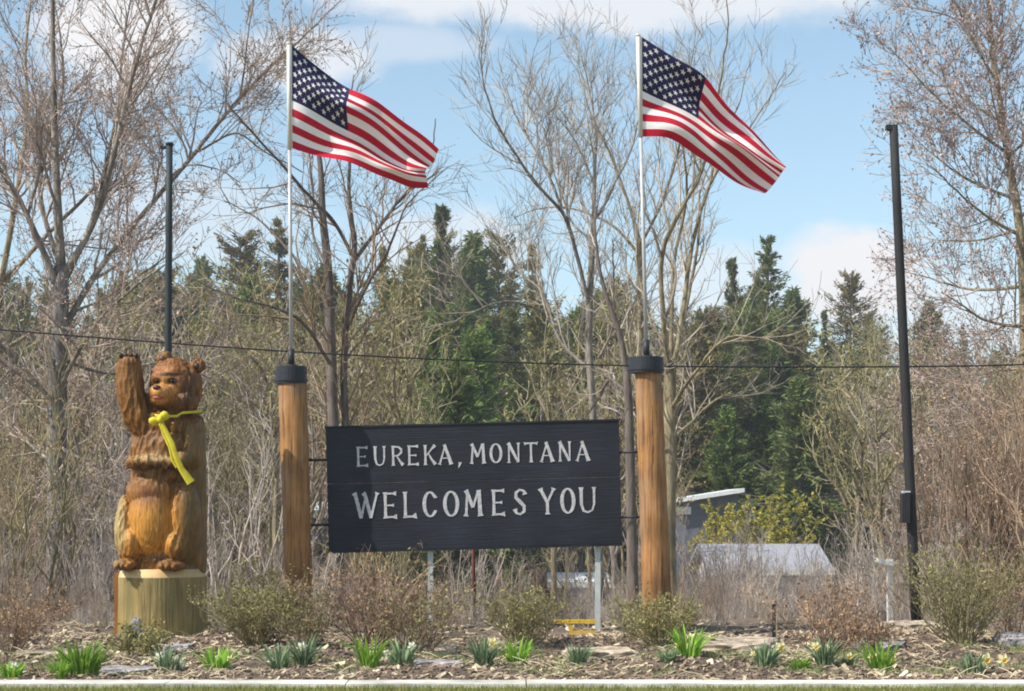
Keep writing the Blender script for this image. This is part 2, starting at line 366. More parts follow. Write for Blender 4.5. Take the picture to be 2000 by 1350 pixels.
def spawn(Pt, R, cnt, t0, amin, amax, up=0.):
    """cnt children per branch -> positions, directions, parent radius there, t"""
    N, K, _ = Pt.shape; cnt = np.broadcast_to(cnt, (N,)); par = np.repeat(np.arange(N), cnt); n = len(par)
    t = t0+(1-t0)*rng.uniform(0, 1, n)**.9; s = t*(K-1); i = np.minimum(s.astype(int), K-2); f = (s-i)[:, None]
    pos = Pt[par, i]*(1-f)+Pt[par, i+1]*f; tan = norm(Pt[par, i+1]-Pt[par, i]); rr = R[par, i]*(1-f[:, 0])+R[par, i+1]*f[:, 0]
    p = norm(np.cross(tan, rng.normal(0, 1, (n, 3)))); a = rng.uniform(amin, amax, n)[:, None]
    d = tan*np.cos(a)+p*np.sin(a); d[:, 2] += up
    return pos, norm(d), rr, t, par
def specks(pos, s0, s1):
    n = len(pos); u = norm(rng.normal(0, 1, (n, 3))); v = norm(np.cross(u, rng.normal(0, 1, (n, 3)))); s = rng.uniform(s0, s1, n)[:, None]
    V = np.stack([pos-u*s, pos-v*s*.55, pos+u*s, pos+v*s*.55], 1)
    return V.reshape(-1, 3), [np.arange(n*4).reshape(n, 4)]
def ramify(limbs, dens1=1.6, len1=2.2, dens2=2.2, len2=.9, dens3=5, len3=.45, up1=.25, up=.05, t0=.25, rmin=.0035, bud=0, buds=(.012, .03), lvl3=True, dens4=0):
    """limbs: list of (pts, radii, t0) -> twig MeshBuilder, bud positions"""
    tw = MB(); tips = []
    A = [[], [], [], []]
    for pts, rad, tt in limbs:
        L = np.linalg.norm(np.diff(pts, axis=0), axis=1).sum()
        n = max(2, int(L*dens1*(1-tt)))
        p, d, rr, t, _ = spawn(pts[None], rad[None], n, tt, .5, 1.05, up1)
        ll = np.minimum(len1*rng.uniform(.45, 1.15, n)*(1-.55*t), L*.8)
        A[0].append(p); A[1].append(d); A[2].append(ll); A[3].append(np.minimum(rr*.6, ll*.014+.004))
    st, d, L, r = (np.concatenate(a) for a in A)
    P1, R1 = grow(st, d, L, np.maximum(r, rmin), 6, .13, up, .3); tw.add(*tubes(P1, R1, 4))
    c = np.maximum(1, (L*dens2+rng.uniform(0, 1, len(L))).astype(int))
    p, d, rr, t, par = spawn(P1, R1, c, .15, .4, 1.0, .12); l2 = np.minimum(len2*rng.uniform(.4, 1.2, len(p))*(1-.4*t), L[par]*.7)
    P2, R2 = grow(p, d, l2, np.maximum(np.minimum(rr*.65, l2*.012+.002), rmin), 4, .14, up, .45); tw.add(*tubes(P2, R2, 3))
    ends = [P1[:, -1], P2[:, -1], P2[:, 2]]
    if lvl3:
        c = np.maximum(1, (l2*dens3+rng.uniform(0, 1, len(l2))).astype(int))
        p, d, rr, t, par = spawn(P2, R2, c, .1, .35, .95, .1); l3 = len3*rng.uniform(.35, 1.2, len(p))
        P3, R3 = grow(p, d, l3, np.full(len(p), rmin), 2, .15, up, .6); tw.add(*tubes(P3, R3, 3))
        ends += [P3[:, -1], P3[:, 1]]
        if dens4:
            p, d, rr, t, par = spawn(P3, R3, dens4, .1, .35, .95, .05); l4 = len3*.5*rng.uniform(.4, 1.2, len(p))
            P4, R4 = grow(p, d, l4, np.full(len(p), rmin*.9), 1, .1, up, .7); tw.add(*tubes(P4, R4, 3))
            ends += [P4[:, -1]]
    ends = np.concatenate(ends)
    if bud:
        n = int(len(ends)*bud); e = ends[rng.integers(0, len(ends), n)]+rng.normal(0, .03, (n, 3))
        return tw, specks(e, *buds)
    return tw, None
def photo_tree(name, Y, limbs, label, bark, twig, budm=None, trunkm=None, **kw):
    """limbs: lists of (px, py, radius px, dY) at depth Y; the first is the trunk"""
    k = Y/F; L = []
    for i, lb in enumerate(limbs):
        pts = []
        for q in lb:
            px, py, r = q[:3]; dy = q[3] if len(q) > 3 else 0
            v = P(px, py, Y); pts.append((v.x, v.y+dy, v.z, r*k*(.78 if i == 0 else .66)))
        rs, ln = resample(pts, max(8, int(len(pts)*5)))
        wob = np.cumsum(rng.normal(0, .012, (len(rs), 3)), 0)*np.linspace(0, 1, len(rs))[:, None]
        L.append((rs[:, :3]+wob*(0 if i == 0 else 1), np.maximum(rs[:, 3], .006), .45 if i == 0 else .12))
    base = Vector(L[0][0][0]); base.z = float(tz(base.x, base.y))
    root = empty(name, base); tag(root, label, 'tree')
    tr = L[0]; ext = tr[0][0].copy(); ext[2] = base.z-.1
    if ext[2] < tr[0][0][2]: tr = (np.concatenate([ext[None], tr[0]]), np.concatenate([[tr[1][0]*1.25], tr[1]]), tr[2])
    child_at(MB().tube(tr[0], tr[1], 10).build('trunk', trunkm or bark, None, True), root)
    for pts, rad, _ in L[1:]: child_at(MB().tube(pts, rad, 7).build('limb', bark, None, True), root)
    tw, bd = ramify(L, **kw)
    child_at(kind(tw.build('crown', twig), 'stuff'), root)
    if bd is not None: child_at(kind(build('buds', bd[0], bd[1], budm), 'stuff'), root)
    return root

# left cottonwood
photo_tree('cottonwood_tree', 32, [
    [(118, 1215, 34), (112, 1000, 27), (112, 800, 24), (118, 620, 21), (120, 520, 18)],
    [(120, 530, 16), (110, 400, 13, .1), (100, 250, 10, .3), (97, 100, 8, .4), (96, -150, 5, .5), (100, -420, 2, .5)],
    [(122, 540, 12), (190, 440, 9, -.3), (240, 300, 8, -.6), (265, 220, 7, -.8), (300, 110, 5, -1), (340, 0, 4, -1.2), (385, -180, 2, -1.5)],
    [(122, 650, 11), (165, 560, 9.5, .2), (215, 480, 8.5, .4), (290, 372, 7.5, .8), (365, 270, 6.5, 1.2), (440, 165, 5.5, 1.6), (510, 85, 4.5, 1.9), (575, 15, 3, 2.2), (650, -70, 1.5, 2.5)],
    [(118, 570, 11), (60, 420, 8, -.4), (10, 330, 7, -.8), (-60, 220, 5, -1.2), (-120, 80, 3, -1.6)],
    [(118, 525, 8), (62, 370, 7, .6), (70, 240, 5.5, 1), (85, 120, 4, 1.4), (60, -60, 2, 1.8)],
    [(122, 560, 9), (160, 400, 7, 1), (185, 220, 5, 1.6), (200, 40, 4, 2), (225, -160, 2, 2.4)],
    [(114, 800, 8), (40, 700, 6, -.6), (-50, 620, 4, -1.2)],
    [(116, 760, 7), (200, 650, 5.5, -.8), (290, 580, 4, -1.4), (390, 520, 2, -1.8)],
    [(112, 870, 6), (180, 905, 5, -.6), (245, 945, 4, -1), (310, 1000, 2, -1.4)],
    [(114, 700, 6), (190, 720, 5, 1), (280, 690, 3.5, 1.8), (370, 720, 2, 2.2)],
    [(112, 900, 6), (50, 880, 5, 1), (-40, 800, 3, 2)],
    [(365, 270, 4, 1.2), (430, 220, 3, 1.8), (480, 250, 2.4, 2.2), (560, 300, 1.5, 2.4)],
    [(440, 165, 4, 1.6), (455, 90, 3, 1.4), (470, 0, 2, 1.2), (490, -100, 1.2, 1)],
    [(290, 372, 4, .8), (340, 330, 3, .2), (400, 330, 2.4, -.2), (470, 370, 1.4, -.4)],
], 'tall many-stemmed tree with budding twigs behind the bear, at the left edge', M['bark_pale'], M['twig_mauve'], M['bud_mauve'], trunkm=M['bark_mottled'],
    dens1=4.2, len1=2.3, dens2=5, len2=1.0, dens3=6.5, len3=.42, bud=1.3, buds=(.014, .034), rmin=.006)
# second tree that leans in from beyond the left edge
photo_tree('bare_tree', 37, [
    [(-60, 1180, 17), (-40, 900, 15), (-20, 700, 13), (0, 560, 11)],
    [(0, 560, 10), (30, 400, 8), (40, 220, 6, .5), (30, 60, 4, .8), (50, -150, 2, 1)],
    [(0, 560, 8), (90, 440, 6, .5), (170, 340, 5, 1), (250, 180, 3, 1.6), (310, 40, 2, 2)],
    [(-20, 700, 7), (90, 610, 5, 1), (180, 560, 4, 1.6), (290, 470, 2, 2)],
    [(-40, 850, 6), (60, 790, 5, -.8), (190, 800, 3, -1.6)],
], 'slimmer bare tree reaching in from beyond the left edge', M['bark_olive'], M['twig_mauve'], M['bud_mauve'],
    dens1=3.2, len1=2.4, dens2=4, len2=1.0, dens3=6, len3=.45, bud=1.3, buds=(.016, .04), rmin=.006)
# twin-stemmed dark tree behind the left flag
photo_tree('bare_tree', 30, [
    [(658, 1170, 15), (655, 1000, 15), (650, 800, 14), (645, 650, 13), (640, 520, 11.5), (630, 420, 9.5), (627, 340, 7.5), (618, 270, 5), (600, 190, 3)],
    [(664, 1130, 11), (676, 900, 11.5, .1), (672, 700, 11, .2), (682, 560, 10, .3), (690, 490, 8.5, .4), (680, 400, 6, .4), (677, 330, 5, .4), (680, 230, 3, .4), (690, 150, 1.6, .4)],
    [(688, 500, 6, .4), (650, 430, 5.5, .2), (610, 390, 5, 0), (570, 350, 4.5, -.3), (520, 300, 3.5, -.6), (455, 230, 2, -1)],
    [(690, 500, 6.5, .4), (735, 435, 5.5, .6), (775, 372, 4.5, .9), (830, 300, 3, 1.2), (850, 200, 1.6, 1.4)],
    [(643, 600, 6), (590, 520, 5, .5), (540, 460, 4, 1), (480, 400, 2.5, 1.4), (410, 360, 1.4, 1.6)],
    [(650, 720, 6), (600, 640, 5, -.6), (545, 615, 4, -1.2), (470, 600, 2.4, -1.6), (400, 570, 1.4, -1.8)],
    [(676, 640, 6, .2), (720, 560, 5, -.4), (760, 500, 4, -.8), (800, 420, 2.5, -1.2), (870, 350, 1.4, -1.4)],
    [(640, 520, 5), (600, 440, 4, .8), (590, 330, 3, 1.2), (575, 230, 2, 1.5), (560, 130, 1.2, 1.7)],
    [(652, 820, 5), (610, 770, 4, .8), (560, 760, 3, 1.4)],
], 'dark twin-trunked bare tree rising behind the left flagpole', M['bark_dark'], M['twig_brown'], M['bud_olive'],
    dens1=3.4, len1=1.8, dens2=4.4, len2=.8, dens3=5.5, len3=.4, bud=.2, rmin=.005)
# pale bare trees between the flags
photo_tree('bare_tree', 40, [
    [(1172, 1130, 10), (1165, 1000, 10), (1158, 800, 9.5), (1151, 690, 9), (1152, 590, 8.5), (1156, 500, 8), (1159, 430, 7)],
    [(1159, 435, 6.5), (1164, 332, 5.5, .3), (1170, 249, 4, .5), (1160, 160, 2.6, .8), (1140, 70, 1.4, 1)],
    [(1151, 600, 6.5), (1125, 503, 6, -.3), (1099, 430, 5.5, -.6), (1065, 395, 4.6, -.9), (1032, 363, 4.2, -1.1), (980, 290, 3.4, -1.5), (958, 250, 2.8, -1.7), (940, 200, 1.8, -1.9), (930, 130, 1, -2)],
    [(1098, 428, 4.5, -.6), (1073, 352, 4, -.3), (1032, 270, 3.2, 0), (1006, 212, 2.4, .3), (985, 140, 1.4, .6)],
    [(1160, 430, 5), (1180, 400, 4.5, .4), (1208, 342, 4, .8), (1244, 275, 3, 1.2), (1270, 190, 1.8, 1.5), (1290, 110, 1, 1.7)],
    [(1150, 720, 6), (1110, 680, 5.5, .6), (1089, 648, 5, .9), (1058, 560, 4.6, 1.4), (1011, 518, 3.6, 1.8), (965, 450, 2.2, 2.2)],
    [(1075, 610, 4, 1.1), (1040, 592, 3.6, .8), (990, 586, 3, .4), (928, 612, 2, 0), (880, 640, 1.2, -.3)],
    [(1159, 470, 4), (1120, 420, 3.4, 1), (1095, 330, 2.6, 1.6), (1090, 230, 1.8, 2), (1075, 130, 1, 2.3)],
    [(1170, 700, 4.5), (1195, 640, 4, -.5), (1190, 560, 3.2, -1), (1185, 480, 2, -1.3)],
], 'pale slender bare tree standing between the two flags', M['bark_pale'], M['twig_pale'], None,
    dens1=3.4, len1=2.6, dens2=4.2, len2=1.2, dens3=5, len3=.55, up1=.35, up=.1, rmin=.006)
photo_tree('bare_tree', 42, [
    [(1262, 1130, 10), (1255, 900, 9), (1250, 650, 8), (1250, 540, 7.5), (1249, 466, 7)],
    [(1249, 470, 6), (1230, 400, 5, .2), (1208, 337, 4.4, .4), (1177, 259, 3.4, .6), (1146, 192, 2.2, .8), (1120, 110, 1.2, 1)],
    [(1250, 500, 5), (1200, 430, 4, .8), (1130, 390, 3.2, 1.4), (1060, 380, 2.2, 1.8), (1000, 400, 1.2, 2)],
    [(1250, 480, 5), (1290, 400, 4, -.6), (1320, 300, 3, -1), (1330, 190, 1.8, -1.4), (1345, 90, 1, -1.6)],
], 'thin bare tree right behind the right flagpole with a leaning left limb', M['bark_olive'], M['twig_pale'], None,
    dens1=3.2, len1=2.4, dens2=4.0, len2=1.1, dens3=5, len3=.5, up1=.35, up=.1, rmin=.0055)
# many-stemmed clump behind the right post
photo_tree('multistem_tree', 28, [
    [(1312, 1215, 19), (1306, 1050, 17), (1310, 900, 17), (1308, 780, 16), (1310, 700, 14)],
    [(1310, 715, 9), (1322, 684, 8), (1345, 544, 7, .3), (1358, 466, 6, .5), (1392, 358, 5, .9), (1430, 240, 3.5, 1.3), (1470, 150, 2, 1.6), (1490, 70, 1, 1.8)],
    [(1306, 740, 9), (1290, 620, 7.5, -.4), (1286, 503, 7, -.7), (1322, 425, 6, -.9), (1363, 352, 5, -1), (1388, 230, 3.6, -1.2), (1400, 110, 2.4, -1.3), (1397, 20, 1.3, -1.4)],
    [(1312, 720, 7), (1340, 640, 6, .8), (1368, 520, 5, 1.2), (1385, 420, 4, 1.5), (1395, 330, 3, 1.7), (1440, 220, 1.6, 2)],
    [(1310, 700, 7), (1315, 600, 6, .2), (1320, 500, 5, .2), (1340, 380, 4, 0), (1330, 260, 2.6, -.2), (1345, 150, 1.4, -.3)],
    [(1310, 800, 7), (1345, 740, 5, -.8), (1400, 690, 3.6, -1.4), (1470, 700, 2, -1.8)],
    [(1310, 860, 6), (1360, 820, 4.5, .8), (1430, 760, 3, 1.4), (1500, 740, 1.6, 1.8)],
    [(1400, 340, 3.4, .9), (1430, 290, 2.8, .5), (1480, 230, 2, .1), (1530, 150, 1.2, -.2)],
    [(1310, 690, 5), (1270, 600, 4, .6), (1255, 480, 3, 1), (1265, 350, 2, 1.3)],
], 'pale many-stemmed bare tree fanning out behind the right wooden post', M['bark_olive'], M['twig_pale'], None,
    dens1=3.2, len1=1.8, dens2=4.4, len2=.8, dens3=5.5, len3=.4, up1=.4, up=.1, rmin=.0042)
photo_tree('bare_tree', 27, [
    [(1238, 1215, 15), (1234, 1050, 13.5), (1230, 880, 12), (1226, 760, 10), (1212, 660, 8), (1188, 590, 6), (1170, 520, 4), (1160, 430, 2.4)],
    [(1226, 770, 6), (1200, 740, 5, .4), (1180, 770, 4, .7), (1165, 800, 2.4, .9)],
    [(1228, 800, 5), (1250, 730, 4, .8), (1240, 640, 3, 1.2), (1255, 560, 1.6, 1.5)],
], 'dark leaning trunk showing just left of the right wooden post', M['bark_dark'], M['twig_grey'], None,
    dens1=3, len1=1.1, dens2=3.2, len2=.6, dens3=4, len3=.35, rmin=.004)
# right tree with rosy buds
RT = [[(2002, 1215, 18), (2003, 900, 16), (2003, 650, 14), (1992, 450, 11.5), (1968, 300, 9), (1946, 150, 7), (1935, 50, 5), (1925, -120, 3), (1930, -320, 1.5)]]
for (px, py, r, ex, ey, dY) in ((1993, 460, 6, 1800, 350, -1.2), (1985, 390, 5.5, 1790, 250, .8), (1968, 300, 5, 1725, 100, -.5), (1960, 240, 5, 1790, 40, 1.4), (1946, 160, 4.5, 1800, -60, -1),
                                (2000, 560, 6, 1810, 520, 1.3), (2002, 640, 6, 1800, 590, -1.6), (2003, 720, 5, 1830, 680, 1), (1990, 430, 5, 2120, 250, 1), (2000, 600, 5, 2150, 480, -1),
                                (1968, 310, 5, 2080, 130, -1.5), (1946, 150, 4, 2050, -40, 1.2), (2003, 690, 5, 1870, 770, -2), (2003, 800, 5, 1850, 760, 2), (1990, 450, 4, 1850, 420, 2.4), (1975, 330, 4, 1850, 160, -2.4),
                                (1940, 90, 3.4, 1850, -80, .4), (2003, 850, 4.5, 1880, 900, -.6), (2003, 940, 4, 1870, 930, 1.2)):
    mx_, my_ = px+(ex-px)*.5, py+(ey-py)*.5+(18 if ey < py else -10)
    RT.append([(px, py, r), (mx_, my_, r*.65, dY*.5), (ex, ey, r*.22, dY)])
photo_tree('cottonwood_tree', 33, RT, 'tree with rosy budding crown beyond the dark pole at the right edge', M['bark_olive'], M['twig_mauve'], M['bud_pink'],
           dens1=6.5, len1=1.9, dens2=6, len2=.85, dens3=6.5, len3=.36, bud=1.25, buds=(.016, .038), rmin=.006, up1=.15)

# ------------------------------------------------------------------ hillside wood: prototypes, then copies
def proto_bare(name, H, bark, twig, budm, bud, stems=1, spread=.3, seed=1, dens=1.0, crown_from=.25, sz=(.03, .08), rm=.012):
    L = []
    for s in range(stems):
        a = rng.uniform(0, 6.28); lean = rng.uniform(.02, spread) if stems > 1 else .04
        h = H*rng.uniform(.8, 1)
        pts = np.array([[math.cos(a)*lean*h*t**1.3+rng.normal(0, .05)*h*.15*t, math.sin(a)*lean*h*t**1.3+rng.normal(0, .05)*h*.15*t, h*t] for t in np.linspace(0, 1, 7)])
        rs, _ = resample(pts, 18); L.append((rs, np.linspace(H*.011, .012, 18), crown_from))
        if stems == 1:
            for b in range(7):
                t = rng.uniform(.3, .8); p0 = rs[int(t*17)]; a2 = rng.uniform(0, 6.28); l = H*rng.uniform(.28, .45)*(1.1-t*.6)
                q = np.array([p0+np.array([math.cos(a2)*l*.55*u, math.sin(a2)*l*.55*u, l*(.75*u+.2*u*u)]) for u in np.linspace(0, 1, 5)])
                q[1:] += rng.normal(0, .03*l, (4, 3)); r2, _ = resample(q, 12); L.append((r2, np.linspace(H*.005, .012, 12), .15))
    root = empty(name); mb = MB()
    for i, (p, r, _) in enumerate(L): mb.tube(p, r, 6)
    mb.build('trunk', bark, root, True)
    tw, bd = ramify(L, dens1=2.2*dens, len1=H*.22, dens2=2.0, len2=H*.1, dens3=2.4, len3=H*.055, up1=.3, up=.06, rmin=rm, bud=bud, buds=sz)
    kind(tw.build('crown', twig, root), 'stuff')
    if bd is not None: kind(build('buds', bd[0], bd[1], budm, root), 'stuff')
    return root
def proto_conifer(name, H, Rm, needle, dead=.0, round_top=False, dens=1.0, rag=.35):
    root = empty(name)
    MB().tube([(0, 0, -.3), (0.05, 0, H*.4), (0, 0.04, H*.75), (0, 0, H*.99)], [H*.016, H*.012, H*.006, .02], 7).build('trunk', M['bark_dark'], root, True)
    nl = int(52*dens); B = []
    for i in range(nl):
        z = H*(.06+.93*(i+rng.uniform(-.4, .4))/nl); t = min(max(z/H, 0), 1)
        prof = ((1-t)**(.8 if not round_top else .42)*min(1, .45+t*2.2))*(1+.22*math.sin(z*2.3+H)+.12*math.sin(z*5.1))
        for k in range(7):
            if rng.uniform() < .1: continue
            B.append((z, rng.uniform(0, 6.283), Rm*prof*rng.uniform(1-rag*1.4, 1+rag)+.12))
    B = np.array(B); n = len(B)
    droop = rng.uniform(-.5, .15, n)+(B[:, 0]/H)**2*.9
    d = norm(np.stack([np.cos(B[:, 1]), np.sin(B[:, 1]), droop], -1)); st = np.stack([0*B[:, 0], 0*B[:, 0], B[:, 0]], -1)
    Pt, R = grow(st, d, B[:, 2], np.full(n, .035), 3, .06, .05, .4)
    kind(MB().add(*tubes(Pt, R, 3)).build('branches', M['bark_dark'], root), 'stuff')
    m = 34; t = rng.uniform(.2, 1.02, (n, m)); base = st[:, None]+d[:, None]*(B[:, 2][:, None, None]*t[..., None])
    side = np.cross(d, [0, 0, 1.])[:, None]*(rng.normal(0, .16, (n, m))*B[:, 2][:, None]*(1.1-t))[..., None]
    c = (base+side).reshape(-1, 3); c[:, 2] += rng.normal(0, .08, len(c))+rng.uniform(-.15, .02, len(c))
    u = norm(np.repeat(d, m, 0)+rng.normal(0, .55, (len(c), 3))); w = norm(np.cross(u, rng.normal(0, 1, (len(c), 3))+[0, 0, .3])); s = rng.uniform(.06, .22, len(c))[:, None]
    V = np.stack([c-u*s, c-w*s*.24, c+u*s*1.1, c+w*s*.24], 1).reshape(-1, 3)
    kind(build('crown', V, [np.arange(len(V)).reshape(-1, 4)], needle, root), 'stuff')
    return root
conifers = [proto_conifer('conifer_tree', 18, 3.7, M['needle'], rag=.45), proto_conifer('conifer_tree', 16, 2.8, M['needle'], rag=.55),
            proto_conifer('conifer_tree', 14, 3.0, M['needle_olive'], round_top=True, rag=.5), proto_conifer('conifer_tree', 10, 2.8, M['needle_bright'], rag=.5),
            proto_conifer('conifer_tree', 17, 2.3, M['needle_olive'], rag=.65, dens=.8), proto_conifer('conifer_tree', 9, 2.4, M['needle'], rag=.5)]
CH = [18, 16, 14, 10, 17, 9]
hill_bare = [proto_bare('bare_tree', 10, M['bark_olive'], M['twig_olive'], M['bud_olive'], 1.3), proto_bare('bare_tree', 9, M['bark_pale'], M['twig_brown'], M['bud_brown'], .4),
             proto_bare('bare_tree', 8, M['bark_pale'], M['twig_grey'], M['bud_olive'], .3, stems=5, spread=.4), proto_bare('bare_tree', 11, M['bark_olive'], M['twig_olive'], M['bud_olive'], 1.0, dens=1.2),
             proto_bare('bare_tree', 7, M['bark_olive'], M['twig_brown'], M['bud_olive'], 1.2, stems=6, spread=.5)]
BH = [10, 9, 8, 11, 7]
used = set()
def place(protos, hs, k, px, Y, top=None, h=None, label=None, cat='tree', group=None, sx=1.0):
    p = protos[k]
    o = p if id(p) not in used else copy_tree(p)
    used.add(id(p))
    X = PX(px, Y); z = float(tz(X, Y))
    if top is not None: h = EYE+(HY-top)/F*Y-z
    s = h/hs[k]
    o.location = (X, Y, z-.05); o.scale = (s*sx, s*sx, s); o.rotation_euler = (0, 0, rng.uniform(0, 6.28))
    tag(o, label, cat, group); return o
# prominent conifers, tops read from the photograph
for k, px, top, Y, sx, lab in (
    (0, 1500, 452, 112, 1.0, 'tallest dark conifer on the skyline right of the right flag'),
    (1, 1430, 497, 118, 1.0, 'narrower conifer just left of the tallest one on the right skyline'),
    (5, 1548, 560, 116, 1.1, 'lower pointed conifer just right of the tallest one on the right skyline'),
    (2, 1662, 533, 125, .9, 'round-topped conifer against the white cloud near the dark pole'),
    (1, 1610, 600, 122, .8, 'low pointed conifer in the skyline gap before the white cloud'),
    (1, 862, 392, 105, 1.0, 'ragged tall conifer on the skyline below the tip of the left flag'),
    (5, 925, 450, 118, .9, 'pointed conifer right of the ragged one below the left flag'),
    (2, 975, 455, 122, .8, 'rounded olive conifer left of the pale slender tree'),
    (4, 1040, 470, 125, 1.0, 'thin olive conifer behind the pale slender tree'),
    (4, 545, 420, 110, 1.1, 'thin conifer just left of the left flagpole'),
    (2, 470, 455, 120, 1.0, 'rounded conifer between the dark pole and the left flagpole'),
    (5, 1815, 585, 128, .9, 'small conifer showing just right of the leaning dark pole'),
    (0, 1880, 640, 130, .9, 'dark conifer low beneath the rosy tree at right'),
    (3, 930, 640, 78, 1.1, 'bright green conifer above the middle of the sign'),
    (3, 850, 600, 84, 1.0, 'green conifer above the left half of the sign'),
    (0, 1000, 590, 88, 1.0, 'dark conifer above the word MONTANA on the sign'),
    (3, 1490, 760, 88, 1.2, 'bright green conifer right of the right wooden post'),
    (3, 1420, 790, 86, 1.0, 'green conifer close above the grey house'),
    (5, 1560, 730, 82, 1.1, 'dark green conifer between the yellow shrub and the skyline'),
    (2, 1385, 610, 100, 1.2, 'olive conifer low between the right flagpole and the skyline group'),
    (0, 1470, 600, 92, 1.2, 'broad mid-green conifer below the tallest skyline tree'),
    (2, 1540, 650, 96, 1.2, 'broad olive conifer under the right shoulder of the skyline group'),
    (3, 890, 690, 70, 1.2, 'bright green conifer close over the comma of the sign'),
    (2, 800, 560, 98, 1.2, 'olive conifer behind the fork of the twin-trunked tree'),
):
    place(conifers, CH, k, px, Y, top, label=lab, sx=sx)
def skyline(px): return np.interp(px, [0, 200, 350, 450, 600, 750, 860, 950, 1050, 1150, 1300, 1400, 1500, 1600, 1700, 1850, 2000], [520, 500, 500, 500, 500, 470, 440, 490, 510, 520, 560, 570, 520, 660, 600, 660, 680])
CKIND = ['broad dark conifer', 'ragged dark conifer', 'round-topped olive conifer', 'bright green conifer', 'thin olive conifer', 'small dark conifer']
BKIND = ['olive-budded bare tree', 'brown-budded bare tree', 'grey many-stemmed bare tree', 'tall olive bare tree', 'bushy many-stemmed olive tree']
def AREA(px): return ' crowding the hillside '+('left of the left flagpole' if px < 568 else 'between the two flagpoles' if px < 1255 else 'right of the right flagpole')
n = 0
for i in range(125):
    Y = float(rng.uniform(85, 175)); px = float(rng.uniform(-150, 2150)); k = int(rng.choice([0, 1, 2, 2, 4, 3, 3, 2]))
    top = float(skyline(px))+abs(rng.normal(25, 60))+(30 if Y < 110 else 0)
    z = float(tz(PX(px, Y), Y)); h = EYE+(HY-top)/F*Y-z
    if h < 5: h = 5
    if h > 21: h = 21
    place(conifers, CH, k, px, Y, h=h, label=CKIND[k]+AREA(px), group=CKIND[k]+AREA(px), sx=float(rng.uniform(.8, 1.15)))
for i in range(80):
    Y = float(rng.uniform(88, 125)); px = float(rng.choice([rng.uniform(780, 1250), rng.uniform(1280, 1800), rng.uniform(300, 780)], p=[.35, .45, .2])); k = int(rng.choice([0, 2, 3, 2, 3]))
    top = float(skyline(px))+float(rng.uniform(60, 260)); z = float(tz(PX(px, Y), Y)); h = max(5.0, EYE+(HY-top)/F*Y-z)
    place(conifers, CH, k, px, Y, h=h, label=CKIND[k]+AREA(px), group=CKIND[k]+AREA(px), sx=float(rng.uniform(1.1, 1.5)))
for i in range(285):
    Y = float(rng.uniform(44, 105)); px = float(rng.uniform(-150, 2150)); k = int(rng.integers(0, 5))
    z = float(tz(PX(px, Y), Y)); h = float(rng.uniform(6, 14))
    top = HY-(z+h-EYE)/Y*F
    lim = float(skyline(px))+10
    # keep the evergreens seen above the sign and beside the grey house in view
    if (830 < px < 1060 or 1330 < px < 1640) and Y < 92: continue
    if 700 < px < 1800 and Y < 80 and rng.uniform() < .55: continue
    if top < lim: h = max(3.5, EYE+(HY-lim)/F*Y-z)
    if 1330 < px < 1640 and Y < 80: h *= .45
    place(hill_bare, BH, k, px, Y, h=h, label=BKIND[k]+AREA(px), group=BKIND[k]+AREA(px))

# ------------------------------------------------------------------ brush thicket behind the bed
def brush_proto(H, n, twig, budm=None, bud=0):
    L = []
    for s in range(n):
        a = rng.uniform(0, 6.28); r0 = rng.uniform(0, .5); h = H*rng.uniform(.55, 1); ln = rng.uniform(.02, .35)
        pts = np.array([[math.cos(a)*(r0+ln*h*t**1.4), math.sin(a)*(r0+ln*h*t**1.4), h*t] for t in np.linspace(0, 1, 5)]); pts[1:] += rng.normal(0, .04, (4, 3))
        rs, _ = resample(pts, 10); L.append((rs, np.linspace(.016, .004, 10), .12))
    tw, bd = ramify(L, dens1=3.6, len1=H*.3, dens2=3.2, len2=H*.14, dens3=3, len3=H*.07, up1=.5, up=.14, rmin=.0045)
    for p, r, _ in L: tw.tube(p, r, 4, False)
    return tw.build('brush', twig, link=False)
bp = [brush_proto(3.0, 14, M['twig_grey']), brush_proto(2.6, 12, M['twig_grey']), brush_proto(3.4, 12, M['twig_brown']), brush_proto(2.2, 14, M['twig_pale'])]
